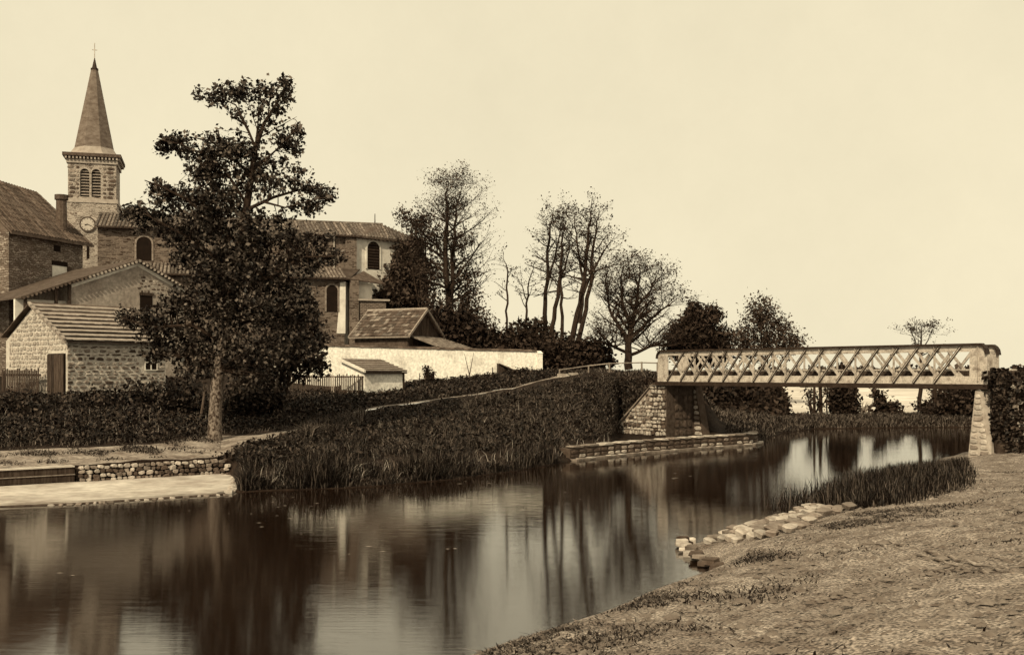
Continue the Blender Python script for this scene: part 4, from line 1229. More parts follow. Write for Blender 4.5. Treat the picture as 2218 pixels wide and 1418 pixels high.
# things in front of the white wall
for k, (px, y0, y1) in enumerate(((872, 846, 806), (908, 842, 808), (963, 838, 812), (1066, 822, 795))):
    d = 55.3
    s = thing('garden_stake', ('bare stake beside the hut in front of the white wall', 'short stake left of the dark sapling by the white wall',
              'leaning stake right of the dark sapling by the white wall', 'stake near the far end of the white wall')[k], 'stake', P(px, y0, d), 'garden stakes along the white wall')
    MB().tube([P(px, y0 + 4, d), P(px + (6 if k == 2 else 1), y1, d)], [.03, .02], n=6).build('stake', m_bark_dark, s)
rr = random.Random(9)
yt = thing('young_tree', 'thin bare forked young tree against the white wall', 'tree', P(1016, 828, 56.2))
m = MB(); m.tube([P(1016, 832, 56.2), P(1017, 812, 56.2), P(1021, 790, 56.2), P(1026, 764, 56.2)], [.04, .03, .02, .01], n=5)
m.tube([P(1017, 812, 56.2), P(1012, 792, 56.2), P(1006, 766, 56.2)], [.03, .02, .01], n=5); m.build('trunk', m_bark, yt)
bush('sapling', 'small dark upright conifer sapling in front of the white wall', [lobe_px(926, 825, 55.2, 13, 16, 60), lobe_px(924, 803, 55.2, 7, 14, 25), lobe_px(936, 812, 55.2, 6, 8, 12)],
     m_yew, leaf=.13, per=8, spread=.15, seed=3, cat='sapling', loc=P(928, 840, 55.2))
for k, (px, py, d, rx, rz) in enumerate(((885, 846, 54.6, 26, 9), (985, 834, 55.6, 30, 9), (1045, 826, 56.5, 26, 9), (1120, 812, 57.6, 36, 10))):
    bush('shrub', ('low dark shrub at the right foot of the tiny hut', 'low dark shrub at the wall foot beside the conifer sapling', 'low dark shrub below the forked young tree and lean-to', 'low dark shrub before the boarded lean-to at the wall end')[k],
         [lobe_px(px, py, d, rx, rz, 70, .5), lobe_px(px + rx * .5, py - 3, d, rx * .4, rz, 25, .4)], m_leaf2, leaf=.14, per=8, spread=.22, seed=130 + k, group='low shrubs along the white wall', cat='shrub')
ln = thing('lean_to', 'dark boarded lean-to against the right end of the white wall', 'lean-to', P(1100, 812, 58.4))
LF = Fr(XY(1081, 58.6).xy, WF.u.xy)
lz0, lz1 = LF.z_of(1081, 820), LF.z_of(1081, 789)
m = MB(); m.prism([LF(0, 0, lz0), LF(1.25, 0, lz0), LF(1.25, 0, lz1 - .55), LF(.55, 0, lz1 - .12), LF(0, 0, lz1)], LF.v * .5); m.build('boarding', m_wood_d, ln)
MB().bar(LF(.0, .2, lz1 + .04), LF(1.3, .2, lz1 - .5), .7, .05, (0, 0, 1)).build('roof', m_tile_d, ln)

# ================================================================== TREES
# the great tree by the path
TD = 36.3
tree = thing('chestnut_tree', 'tall leafy tree with a pale mottled trunk standing on the path before the church', 'tree', P(465, 957, TD))
m = MB()
trunk = [(465, 962, .30), (465, 945, .25), (466, 900, .225), (470, 830, .21), (484, 740, .2), (504, 640, .18), (519, 540, .155), (533, 455, .13), (545, 380, .11), (553, 320, .09), (572, 268, .06), (602, 220, .04), (622, 182, .015)]
def tp(l, dy=0.0):
    n = len(l)
    return [P(x, y, TD) + Vector((0, dy * i / max(1, n - 1), 0)) for i, (x, y, *_) in enumerate(l)]
m.tube(tp(trunk[:6]), [r for *_, r in trunk[:6]], n=12); m.build('trunk', m_bark_lit, tree, smooth=True)  # lower trunk: paler bark copy for the sunlit part
m = MB(); m.tube(tp(trunk[5:]), [r for *_, r in trunk[5:]], n=10, cap=False); m.build('leader', m_bark_dark, tree, smooth=True)  # upper trunk: darker bark copy paints the shade inside the crown
limbs = [
    ([(519, 540), (470, 490), (420, 440), (370, 415), (335, 402)], .08, -1.0), ([(533, 440), (490, 370), (440, 335), (400, 318), (350, 308)], .06, -.5), ([(533, 455), (590, 425), (650, 405), (715, 425)], .07, .6),
    ([(533, 455), (575, 440), (625, 455), (690, 440)], .06, -.8), ([(545, 380), (500, 340), (450, 300), (400, 290)], .07, .5),
    ([(553, 320), (536, 275), (515, 232), (450, 203)], .055, -.4), ([(553, 322), (557, 262), (556, 200)], .045, .3), ([(545, 372), (600, 330), (650, 285)], .05, -.5),
    ([(484, 740), (420, 705), (340, 710), (280, 690)], .08, -.8), ([(504, 640), (430, 590), (390, 550), (330, 490)], .08, .7),
    ([(504, 640), (590, 600), (660, 560), (730, 560)], .08, -.7), ([(512, 590), (420, 520), (330, 470)], .08, -.9), ([(490, 710), (580, 680), (650, 690)], .08, .8),
    ([(476, 800), (430, 770), (390, 775)], .05, -.4), ([(560, 300), (590, 280), (640, 250)], .03, .2), ([(536, 275), (500, 250), (480, 215)], .03, .1), ([(545, 300), (520, 255), (508, 200)], .028, .3), ([(556, 300), (572, 240), (582, 190)], .028, -.3), ([(570, 270), (598, 235), (600, 185)], .022, .3), ([(590, 235), (622, 215), (640, 195)], .02, -.2), ([(560, 290), (545, 240), (535, 192)], .022, -.2), ([(575, 262), (560, 225), (566, 192)], .018, .2), ([(580, 255), (585, 210), (580, 185)], .03, 0)]
m = MB()
for l, r, dy in limbs:
    m.tube(tp(l, dy), [r * (1 - .8 * i / (len(l) - 1)) for i in range(len(l))], n=6, cap=False)
m.build('limb', m_bark_dark, tree)
crown = []
def cl(x, y, rx, ry, n, dy=0.0, dep=None): crown.append(lobe_px(x, y, TD, rx, ry, n, dep, dy))
cl(505, 203, 65, 13, 36); cl(432, 204, 16, 6, 7); cl(470, 216, 30, 10, 14); cl(555, 198, 50, 18, 38); cl(612, 200, 28, 28, 26); cl(622, 182, 18, 12, 12)
cl(575, 270, 60, 35, 16); cl(520, 240, 28, 25, 12); cl(600, 235, 30, 25, 12); cl(555, 235, 30, 20, 10)
cl(375, 305, 32, 18, 44); cl(352, 322, 14, 14, 15); cl(400, 330, 25, 12, 14)
cl(480, 322, 72, 36, 120); cl(450, 370, 48, 40, 95); cl(515, 385, 35, 40, 36)
cl(545, 330, 40, 36, 40); cl(570, 400, 36, 40, 40); cl(615, 305, 36, 26, 36); cl(645, 280, 14, 12, 12); cl(590, 350, 36, 22, 22); cl(640, 330, 20, 16, 12)
cl(620, 395, 65, 22, 30); cl(680, 408, 40, 20, 30); cl(712, 425, 15, 12, 12); cl(665, 448, 50, 14, 36); cl(640, 370, 30, 10, 12)
cl(450, 430, 65, 40, 140); cl(375, 430, 45, 38, 80); cl(335, 405, 16, 12, 14); cl(310, 462, 42, 20, 50); cl(275, 458, 14, 10, 10)
cl(470, 485, 110, 40, 190); cl(560, 515, 100, 35, 130, .4); cl(330, 490, 45, 22, 34); cl(655, 520, 75, 22, 56); cl(600, 475, 60, 14, 30); cl(500, 440, 30, 40, 36)
cl(390, 500, 60, 36, 70); cl(480, 560, 105, 50, 240); cl(575, 580, 120, 55, 230); cl(690, 560, 50, 26, 44); cl(728, 555, 18, 14, 10); cl(400, 560, 36, 24, 44)
cl(455, 645, 85, 55, 240); cl(560, 665, 130, 60, 280); cl(285, 688, 30, 16, 34); cl(345, 700, 60, 40, 120); cl(645, 650, 44, 42, 60); cl(385, 650, 36, 26, 40)
cl(355, 755, 50, 32, 70); cl(440, 745, 80, 45, 160); cl(560, 760, 100, 50, 190); cl(640, 740, 52, 46, 80); cl(420, 800, 60, 22, 50); cl(540, 815, 60, 25, 60)
rng = np.random.default_rng(8)
cp = lobe_points([(c_, r_, max(3, int(n_ * .72))) for c_, r_, n_ in crown], rng, 15, .21, .5)
o = quads_obj('crown', leaf_quads(cp, .135, rng, .62), m_leaf, tree); o['kind'] = 'stuff'
lp = []
for l, r, dy in limbs + [(trunk[5:], .1, 0)]:
    q = tp(l, dy)
    for a_, b_ in zip(q[:-1], q[1:]):
        for k in range(6): lp.append(tuple(a_.lerp(b_, k / 6)))
lp = np.array(lp)
m = MB()
for c in cp[rng.integers(0, len(cp), 1100)]:
    dd = np.linalg.norm(lp - c, axis=1) + .5 * np.maximum(0, lp[:, 2] - c[2])
    a_ = Vector(lp[int(np.argmin(dd))]); b_ = Vector(c)
    mid = a_.lerp(b_, .55) + Vector((R.uniform(-.1, .1), R.uniform(-.1, .1), R.uniform(0, .15)))
    m.tube([a_, mid, b_], [.022, .013, .005], n=3, cap=False)
o = m.build('twigs', m_bark_dark, tree); o['kind'] = 'stuff'
m = MB(); m.tube([P(436, 895, TD), P(440, 870, TD), P(443, 846, TD), P(440, 825, TD)], [.05, .04, .03, .02], n=6); m.build('low_branch', m_bark, tree)
# second thicker growth behind it
bush('elder_bush', 'broad dark leafy bush behind the big tree, against the white wall and picket fence',
     [lobe_px(620, 760, 44, 85, 70, 260), lobe_px(560, 800, 43, 70, 45, 170), lobe_px(672, 725, 45, 34, 44, 60), lobe_px(640, 690, 45, 60, 40, 110), lobe_px(680, 785, 45, 24, 24, 34)],
     m_leaf2, leaf=.2, per=9, spread=.35, seed=12, loc=P(610, 855, 44), stems=6)
# shrubs under the shed
sh = [(110, 900, 42, 60, 34), (215, 880, 43, 70, 36), (310, 870, 43.5, 70, 45), (390, 870, 42, 55, 50), (160, 940, 37, 80, 22), (300, 925, 38.5, 80, 30), (40, 900, 40, 60, 50), (550, 860, 41, 70, 40)]
shl = ['dark shrub in front of the plank door of the shed', 'low dark shrub along the foot of the shed wall', 'dark shrub below the shed window', 'dark shrub between the shed and the big trunk',
       'flat dark weeds beside the pale path at the left', 'spreading dark shrub just left of the pale ground at the tree', 'dark shrub at the left edge before the paling fence', 'dark shrub just right of the big trunk']
for k, (px, py, d, rx, rz) in enumerate(sh):
    bush('shrub', shl[k], [lobe_px(px, py, d, rx, rz, 210, rx * d / F * .9), lobe_px(px - rx * .6, py + rz * .3, d, rx * .5, rz * .7, 70), lobe_px(px + rx * .6, py + rz * .3, d, rx * .5, rz * .6, 70)],
         m_leaf2, leaf=.15, per=9, spread=.3, seed=50 + k, group='dark shrubs on the left bank', cat='shrub')

# trees behind: each its own skeleton
def tree_from(name, label, base, stems, mat_leaf, seed, leaf=.16, nleaf=5, kids=(4, 6), levels=2, spread=.7, cat='tree', group=None, blen=2.2, up=.3, leafspread=.11, mat_bark=None, shrink=.6, from_=.35, n_on=14):
    rr = random.Random(seed); rng = np.random.default_rng(seed)
    t = thing(name, label, cat, base, group)
    mt = MB(); mc = MB(); tips = []
    for st in stems:                                        # st: list of (point, radius)
        pts = [p for p, _ in st]; rs = [r for _, r in st]
        mt.tube(pts, rs, n=8, cap=False)
        n = len(pts)
        for k in range(n_on):
            f = from_ + (1 - from_) * (k + rr.random()) / n_on
            x = f * (n - 1); i = min(n - 2, int(x)); q = pts[i].lerp(pts[i + 1], x - i); r0 = rs[i] * (1 - (x - i)) + rs[i + 1] * (x - i)
            d = Vector((rr.uniform(-1, 1), rr.uniform(-1, 1), rr.uniform(-.1, .8))).normalized()
            if spread < .5: d = (d + Vector((0, 0, 1.2))).normalized()
            grow(rr, mc, q, d, blen * (1.15 - .75 * (f - from_) / (1 - from_)) * rr.uniform(.6, 1.1), max(.012, r0 * .5), 1, levels, tips, .65, up, kids, 3, .4, shrink)
        tips.append((pts[-1], Vector((0, 0, 1))))
    mt.build('trunk', mat_bark or m_bark_dark, t)
    mc.build('branches', mat_bark or m_bark_dark, t)
    if nleaf:
        c = np.array([tuple(p) for p, _ in tips]); c = np.repeat(c, nleaf, axis=0)
        c = c + rng.normal(size=c.shape) * leafspread
        o = quads_obj('crown', leaf_quads(c, leaf, rng, .65), mat_leaf, t); o['kind'] = 'stuff'
    return t
def stem(d, *pts):
    """stem through the given points, slimmed and made slightly sinuous"""
    out = []
    for i in range(len(pts) - 1):
        (x0, y0, r0), (x1, y1, r1) = pts[i], pts[i + 1]
        for k in range(3):
            f = k / 3
            j = 0 if (i == 0 and k == 0) else 1
            out.append((P(x0 + (x1 - x0) * f + j * R.uniform(-2.6, 2.6), y0 + (y1 - y0) * f, d), (r0 + (r1 - r0) * f) * .72))
    out.append((P(pts[-1][0], pts[-1][1], d), pts[-1][2] * .72))
    return out

tree_from('tall_tree', 'tall twin-stemmed tree with sparse top beside the church apse', P(972, 760, 76),
    [stem(76, (972, 770, .42), (970, 680, .36), (968, 600, .30), (966, 520, .24), (968, 460, .15), (966, 420, .08), (972, 392, .03)),
     stem(76, (974, 720, .3), (978, 640, .26), (980, 560, .2), (985, 490, .14), (992, 430, .07), (1004, 392, .02))],
    m_leaf_far, 21, leaf=.11, nleaf=2, blen=3.2, levels=3, n_on=26, from_=.2, leafspread=.14, kids=(4, 6))
bush('leafy_tree', 'leafy spreading tree between the church apse and the tall twin-stemmed tree',
     [lobe_px(905, 480, 77, 45, 22, 70), lobe_px(930, 520, 77, 45, 30, 75), lobe_px(940, 590, 77, 42, 60, 110), lobe_px(945, 680, 76, 50, 50, 150), lobe_px(872, 470, 77, 18, 10, 12)],
     m_leaf_far, leaf=.17, per=17, spread=.6, seed=22, cat='tree', loc=P(925, 760, 77), stems=8)
bush('leafy_tree', 'sloping leafy tree to the right of the tall twin-stemmed tree',
     [lobe_px(1005, 590, 77, 32, 40, 55), lobe_px(1012, 650, 77, 35, 40, 80), lobe_px(1030, 700, 76, 40, 35, 110), lobe_px(1000, 530, 77, 20, 35, 22), lobe_px(1055, 730, 75, 32, 25, 70)],
     m_leaf_far, leaf=.17, per=17, spread=.6, seed=23, cat='tree', loc=P(1015, 760, 77), stems=7)
bush('conifer_bush', 'dark rounded evergreen mass behind the white wall, right of the tiled house',
     [lobe_px(985, 715, 69, 65, 55, 420), lobe_px(1035, 745, 69, 50, 35, 240), lobe_px(1075, 755, 69, 30, 20, 90)], m_yew, leaf=.28, per=12, spread=.5, seed=24, cat='bush', loc=P(990, 790, 69))
bush('dark_bush', 'broad dark bush beyond the right end of the white wall',
     [lobe_px(1145, 745, 65, 65, 50, 420), lobe_px(1200, 770, 63, 70, 45, 420), lobe_px(1270, 775, 61, 60, 40, 360), lobe_px(1110, 760, 66, 40, 35, 160)], m_yew, leaf=.25, per=12, spread=.45, seed=25, loc=P(1190, 815, 64))
bt = 'thin bare trees on the rise'
tree_from('bare_tree', 'slim crooked bare tree standing alone left of the tree group', P(1098, 740, 66),
    [stem(66, (1097, 745, .12), (1098, 690, .10), (1098, 640, .09), (1100, 590, .07), (1092, 565, .03), (1088, 540, .012))], m_leaf_far, 31, leaf=.1, nleaf=1, levels=3, blen=1.2, n_on=9, kids=(2, 3), group=bt, leafspread=.1)
tree_from('bare_tree', 'small forked bare tree between the lone slim tree and the tall group', P(1137, 735, 66),
    [stem(66, (1136, 745, .14), (1139, 690, .11), (1142, 640, .08), (1152, 590, .04), (1158, 565, .015)), stem(66, (1141, 650, .06), (1130, 620, .04), (1120, 600, .015))], m_leaf_far, 32, leaf=.1, nleaf=1, levels=3, blen=1.3, n_on=8, kids=(2, 3), group=bt, leafspread=.1)
tree_from('bare_tree', 'leftmost tall sparse tree of the group right of the white wall', P(1182, 735, 65),
    [stem(65, (1178, 745, .24), (1181, 680, .2), (1184, 610, .16), (1186, 540, .12), (1190, 490, .07), (1200, 450, .02)), stem(65, (1184, 620, .12), (1200, 560, .09), (1212, 500, .05), (1222, 470, .02))],
    m_leaf_far, 33, leaf=.11, nleaf=1, levels=3, blen=1.7, n_on=16, kids=(3, 4), group=bt, leafspread=.11, from_=.4)
tree_from('bare_tree', 'leaning sparse tree in the middle of the tall group', P(1190, 735, 64),
    [stem(64, (1188, 745, .22), (1200, 690, .19), (1212, 620, .16), (1214, 560, .12), (1218, 510, .07), (1225, 478, .02)), stem(64, (1218, 735, .16), (1215, 660, .13), (1216, 600, .1), (1232, 540, .05), (1240, 500, .02))],
    m_leaf_far, 34, leaf=.11, nleaf=2, levels=3, blen=1.6, n_on=16, kids=(3, 4), group=bt, leafspread=.12, from_=.3)
tree_from('bare_tree', 'tallest sparse tree of the group, with several stems rising together', P(1245, 745, 63),
    [stem(63, (1236, 755, .26), (1252, 680, .22), (1264, 610, .18), (1272, 540, .14), (1276, 490, .09), (1282, 440, .02)),
     stem(63, (1248, 755, .22), (1268, 670, .18), (1282, 600, .15), (1284, 540, .11), (1292, 490, .06), (1300, 455, .02)),
     stem(63, (1262, 600, .12), (1254, 540, .08), (1246, 490, .05), (1246, 460, .02)),
     stem(63, (1254, 700, .14), (1262, 640, .12), (1300, 560, .08), (1325, 520, .03))],
    m_leaf_far, 35, leaf=.11, nleaf=1, levels=3, blen=1.9, n_on=17, kids=(3, 4), group=bt, leafspread=.11, from_=.35)
tree_from('spreading_tree', 'broad spreading tree with open branches just left of the bridge end', P(1362, 790, 60),
    [stem(60, (1362, 800, .34), (1361, 760, .28), (1366, 715, .22), (1376, 670, .16), (1384, 620, .1), (1386, 575, .03)),
     stem(60, (1362, 750, .2), (1345, 710, .15), (1320, 670, .1), (1310, 610, .05), (1320, 570, .02)),
     stem(60, (1364, 735, .18), (1400, 700, .13), (1435, 670, .08), (1462, 650, .02)),
     stem(60, (1366, 715, .16), (1350, 660, .12), (1345, 610, .06), (1350, 570, .02)),
     stem(60, (1376, 670, .12), (1410, 630, .08), (1425, 590, .02)),
     stem(60, (1361, 765, .14), (1320, 745, .1), (1285, 740, .04)), stem(60, (1362, 770, .14), (1410, 750, .1), (1450, 745, .03))],
    m_leaf_far, 36, leaf=.1, nleaf=1, levels=3, blen=2.1, n_on=22, kids=(4, 5), leafspread=.11, from_=.25)
bush('yew_tree', 'dark dense rounded yew rising behind the left part of the bridge', [lobe_px(1510, 735, 66, 62, 55, 480), lobe_px(1480, 745, 66, 50, 40, 220), lobe_px(1520, 690, 66, 42, 30, 160), lobe_px(1560, 750, 66, 30, 40, 140), lobe_px(1500, 668, 66, 14, 12, 20), lobe_px(1545, 680, 66, 14, 14, 22)],
     m_yew, leaf=.3, per=12, spread=.4, seed=41, cat='tree', loc=P(1510, 850, 66), stems=5, aspect=.35)
bush('leafy_tree', 'pyramid-shaped leafy tree behind the middle of the bridge', [lobe_px(1650, 690, 74, 40, 35, 75), lobe_px(1645, 665, 74, 20, 22, 28), lobe_px(1660, 740, 74, 62, 38, 150), lobe_px(1715, 740, 74, 32, 20, 45), lobe_px(1610, 740, 74, 30, 35, 55), lobe_px(1690, 710, 74, 30, 16, 26)],
     m_leaf_far, leaf=.17, per=19, spread=.6, seed=42, cat='tree', loc=P(1655, 870, 74), stems=7)
tree_from('bare_tree', 'small bare treetop showing above the right part of the bridge', P(1992, 880, 68),
    [stem(68, (1992, 890, .2), (1993, 820, .16), (1994, 760, .1), (1997, 700, .02)), stem(68, (1994, 770, .08), (2012, 735, .04), (2022, 705, .015)), stem(68, (1994, 770, .08), (1980, 735, .04), (1972, 712, .015))],
    m_leaf_far, 43, leaf=.1, nleaf=1, levels=3, blen=1.3, n_on=10, kids=(3, 4), leafspread=.09, from_=.6)
# dark thicket under the bridge on the far bank
for k, (px, py, d, rx, rz) in enumerate(((1545, 860, 58, 55, 45), (1605, 862, 60, 58, 42), (1662, 866, 63, 40, 38))):
    bush('dark_bush', ('dark bush seen under the left end of the bridge beside the abutment', 'dark bush seen under the bridge behind the quay tip', 'dark bush on the far bank under the middle of the bridge', 'dark bush next to the bright gap under the bridge')[k],
         [lobe_px(px, py, d, rx, rz, 330), lobe_px(px + 15, py + 30, d - .6, rx, 18, 120), lobe_px(px, py - 22, d + .8, rx * .8, 25, 130)], m_yew, leaf=.26, per=11, spread=.45, seed=60 + k, group='dark bushes under the bridge')
# trunks seen against the bright meadow below the deck
tr_ = [(1764, 6, 'slim dark trunk, leftmost in the bright gap under the bridge'), (1778, 8, 'dark trunk second in the bright gap under the bridge'), (1790, 3, 'thin leaning stem left of the ivy-clad stumps under the bridge'),
       (1799, 2, 'thinnest straight stem beside the ivy-clad stumps under the bridge'), (1836, 7, 'trunk right of the ivy-clad stumps under the bridge'), (1846, 6, 'leaning trunk furthest right of the cluster under the bridge')]
for k, (px, w, lab) in enumerate(tr_):
    d = 66.0 + k * .3; r = w * d / F / 2
    t = thing('pollard_trunk', lab, 'tree trunk', P(px, 900, d), 'trunks seen under the bridge')
    lean = (0, 1, -4, 0, 2, -8)[k]
    m = MB(); m.tube([P(px + lean * -.5, 905, d), P(px, 870, d), P(px - lean, 838, d), P(px - lean * 1.2, 812, d)], [r * 1.25, r, r * .9, r * .7], n=7); m.build('trunk', m_bark_dark, t)
    for s_ in range(3):
        MB().tube([P(px - lean * 1.2, 815, d), P(px - lean * 1.2 + (s_ - 1) * 5, 803, d), P(px - lean * 1.2 + (s_ - 1) * 7, 792, d)], [r * .5, r * .3, .01], n=5).build('branch', m_bark_dark, t)
iv = [(1812, 858, 13, 50), (1826, 885, 34, 20), (1842, 868, 11, 40), (1828, 845, 20, 38), (1826, 815, 16, 22)]
bush('ivy_stump', 'dark ivy-clad pollard stumps whose reflection stands dark in the canal under the bridge', [lobe_px(x, y, 65.2, rx, rz, 190, .5) for x, y, rx, rz in iv], m_yew, leaf=.2, per=12, spread=.28, seed=71, cat='tree stump', loc=P(1826, 905, 65.2), stems=4)
bush('round_bush', 'dark leafy bush against the bright meadow under the right part of the bridge', [lobe_px(1908, 872, 67, 14, 22, 45), lobe_px(1930, 880, 67, 22, 10, 36), lobe_px(1896, 853, 67, 7, 12, 16), lobe_px(1920, 894, 67, 42, 8, 60)], m_yew, leaf=.22, per=9, spread=.3, seed=72, loc=P(1910, 905, 67))
rr = random.Random(4)
ws = thing('weeping_shrub', 'pale arching shrub under the bridge left of the dark round bush', 'shrub', P(1868, 900, 68))
m = MB()
for k in range(26):
    a = rr.uniform(-1, 1); s_ = rr.uniform(.6, 1)
    b = P(1868, 900, 68); q = [b]
    for j in range(1, 6):
        f = j / 5
        q.append(b + Vector((a * 1.2 * f * s_ + .25 * f, rr.uniform(-.1, .1), (2.1 * f - 1.25 * f * f) * s_)))
    m.tube(q, [.035, .03, .028, .024, .018, .008], n=4, cap=False)
m.build('stems', M('pale_stem', .1, .3, scale=9, bump=0, vary=0), ws)
for k, (px, d, w) in enumerate(((2025, 66, 9), (2045, 66.4, 5), (2060, 66.2, 9), (2036, 67, 3))):
    t = thing('pollard_trunk', ('dark trunk nearest the bright gap at the right end under the bridge', 'thin dark trunk between two thicker ones near the right abutment', 'thick dark trunk beside the right abutment under the bridge', 'very thin stem among the trunks near the right abutment')[k], 'tree trunk', P(px, 900, d), 'trunks seen under the bridge')
    r = w * d / F / 2
    m = MB(); m.tube([P(px, 905, d), P(px + 1, 860, d), P(px + (k - 1) * 3, 812, d)], [r * 1.2, r, r * .7], n=7); m.build('trunk', m_bark_dark, t)
    MB().tube([P(px, 850, d), P(px + 9, 832, d), P(px + 12, 815, d)], [r * .5, r * .3, .015], n=5).build('branch', m_bark_dark, t)
bush('dark_bush', 'dark bush filling the far bank beside the right abutment', [lobe_px(2085, 872, 64, 35, 45, 260), lobe_px(2040, 893, 65, 45, 18, 130), lobe_px(2130, 880, 64, 45, 40, 200), lobe_px(2190, 880, 64, 45, 50, 200)], m_yew, leaf=.24, per=11, spread=.4, seed=74, group='dark bushes under the bridge')
bush('leafy_tree', 'dark leafy growth around the trunks just left of the right abutment, under the bridge', [lobe_px(2040, 858, 66.5, 34, 24, 70), lobe_px(2062, 840, 66.5, 16, 22, 40), lobe_px(2005, 880, 66.5, 24, 10, 40)], m_yew, leaf=.2, per=8, spread=.35, seed=75, cat='tree', loc=P(2040, 905, 66.5))
bush('leafy_tree', 'sparse leafy young tree in the bright gap under the bridge, left of the ivy-clad stumps', [lobe_px(1752, 850, 66.5, 10, 16, 22), lobe_px(1770, 872, 66.2, 24, 10, 30), lobe_px(1785, 846, 66.5, 14, 10, 14)], m_yew, leaf=.16, per=6, spread=.35, seed=76, cat='tree', loc=P(1765, 900, 66.5))
# far hedge closing the meadow
rng = np.random.default_rng(90)
hp = []
for x in np.arange(30, 75, .5):
    hp.append(((x, 124 + 3 * math.sin(x * .3), 2.3 + .55 + .25 * math.sin(x * 1.1)), (.8, .8, .75), 26))
o = quads_obj('far_hedge', leaf_quads(lobe_points(hp, rng, 7, .4), .5, rng, .7), m_leaf_far)
tag(o, 'low dark hedge line far across the pale meadow beyond the bridge', 'hedge'); o['kind'] = 'stuff'

# ================================================================== GRASS, REEDS, WEEDS
def blades(base, h, w, rng, lean=.35, bend=.3):
    n = len(base)
    ang = rng.uniform(0, 2 * np.pi, n); dx = np.stack([np.cos(ang), np.sin(ang), np.zeros(n)], 1)
    la = rng.uniform(0, 2 * np.pi, n); lv = np.stack([np.cos(la), np.sin(la), np.zeros(n)], 1) * (np.abs(rng.normal(size=n)) * lean)[:, None]
    hh = h[:, None]; z = np.array([0, 0, 1.0])
    p1 = base + z * hh * .55 + lv * hh * .4
    p2 = base + z * hh * (1 - .25 * np.minimum(1, np.linalg.norm(lv, axis=1)))[:, None] + lv * hh * (1 + bend)
    ww = (w * rng.uniform(.6, 1.3, n))[:, None]
    v = np.stack([base - dx * ww / 2, base + dx * ww / 2, p1 + dx * ww * .4, p1 - dx * ww * .4, p2], 1).reshape(-1, 3)
    i = np.arange(n) * 5
    f = np.concatenate([np.stack([i, i + 1, i + 2], 1), np.stack([i, i + 2, i + 3], 1), np.stack([i + 3, i + 2, i + 4], 1)])
    return v, f
def bank_pts(n, px0, px1, r0, r1, rng):
    px = rng.uniform(px0, px1, n); rw = rng.uniform(r0, r1, n)
    d, z = terr(px, rw); x = (px - CX) / F * d
    return np.stack([x, d, z + hump(x, d) - .02], 1), px, rw

rng = np.random.default_rng(101)
b, px, rw = bank_pts(30000, 512, 1240, 1.0, 2.35, rng)
k = px > 512 + 16 * rng.uniform(0, 1, len(px)) ** .5; b, px, rw = b[k], px[k], rw[k]
h = (.16 + .8 * rng.uniform(0, 1, len(b)) ** 3) * (.65 + .5 * np.sin(b[:, 0] * 2.1 + np.sin(b[:, 1] * 3))) * np.where(rw < 1.6, 1.0, .8) * np.interp(px, [508, 700, 1000, 1240], [1, 1, .8, .55])
v, f = blades(b, h, .022, rng, .45)
o = np_mesh('reeds', v, f, m_reed); tag(o, 'tall tangled reeds along the water of the far bank between the two quays', 'reeds', kind='stuff')
b, px, rw = bank_pts(70000, 500, 1425, 2.0, 3.0, rng)
k = (b[:, 2] > .55) & (rw < np.where(px < 1200, 2.93, 3.0)); b, px, rw = b[k], px[k], rw[k]
cl_ = .55 + .45 * np.sin(b[:, 0] * 1.7 + 2 * np.sin(b[:, 1] * .6)) * np.cos(b[:, 1] * 1.3 + b[:, 0] * .4)
h = rng.uniform(.08, .34, len(b)) * (.45 + .8 * cl_) * np.interp(rw, [2, 2.75, 2.95], [1, .8, .3]) * np.where((px > 655) & (px < 790) & (rw > 2.6), 2.6, 1) * np.where((px > 1000) & (px < 1090) & (rw > 2.7), 2.2, 1)
v, f = blades(b, h, .035, rng, .75)
o = np_mesh('bank_grass', v, f, m_grass); tag(o, 'rough dark grass covering the slope below the path', 'grass', kind='stuff')
b, px, rw = bank_pts(2600, 480, 1400, 1.9, 2.9, rng)
k = (b[:, 2] > .5); b = b[k]
pp = np.repeat(b, 9, axis=0) + rng.normal(size=(len(b) * 9, 3)) * np.array([.16, .16, .06]) + np.array([0, 0, .13])
o = quads_obj('bank_weeds', leaf_quads(pp, .12, rng, .6, up=(0, 0, .4)), m_leaf2); tag(o, 'leafy dark weeds clumped over the slope between the quays', 'weeds', kind='stuff')
b, px, rw = bank_pts(34000, -60, 1330, 4.08, 6.0, rng)
v, f = blades(b, rng.uniform(.08, .28, len(b)), .035, rng, .9)
o = np_mesh('weeds', v, f, m_grass); tag(o, 'dark weeds on the ground between the path and the walls', 'weeds', kind='stuff')
b, px, rw = bank_pts(26000, 1330, 2215, 1.0, 6.0, rng)
k = (px > 1570) | (rw > 3.1); b = b[k]
v, f = blades(b, rng.uniform(.08, .26, len(b)), .05, rng, .6)
o = np_mesh('far_bank_grass', v, f, m_grass); tag(o, 'dark grass along the far bank beyond the bridge', 'grass', kind='stuff')
b, px, rw = bank_pts(6500, -80, 1250, 4.15, 6.0, rng)
pp = np.repeat(b, 9, axis=0) + rng.normal(size=(len(b) * 9, 3)) * np.array([.2, .2, .07]) + np.array([0, 0, .16])
o = quads_obj('leafy_weeds', leaf_quads(pp, .12, rng, .6, up=(0, 0, .4)), m_leaf2); tag(o, 'leafy weeds in the shade around the big trunk and below the walls', 'weeds', kind='stuff')
b, px, rw = bank_pts(9000, -60, 480, 3.15, 4.05, rng)
kk = (np.sin(b[:, 0] * 2.3) * np.cos(b[:, 1] * 2.9 + b[:, 0]) > rng.uniform(-.2, .5, len(b)) - .5 * (rw - 3.5)); b = b[kk]
v, f = blades(b, rng.uniform(.03, .13, len(b)), .035, rng, 1.2)
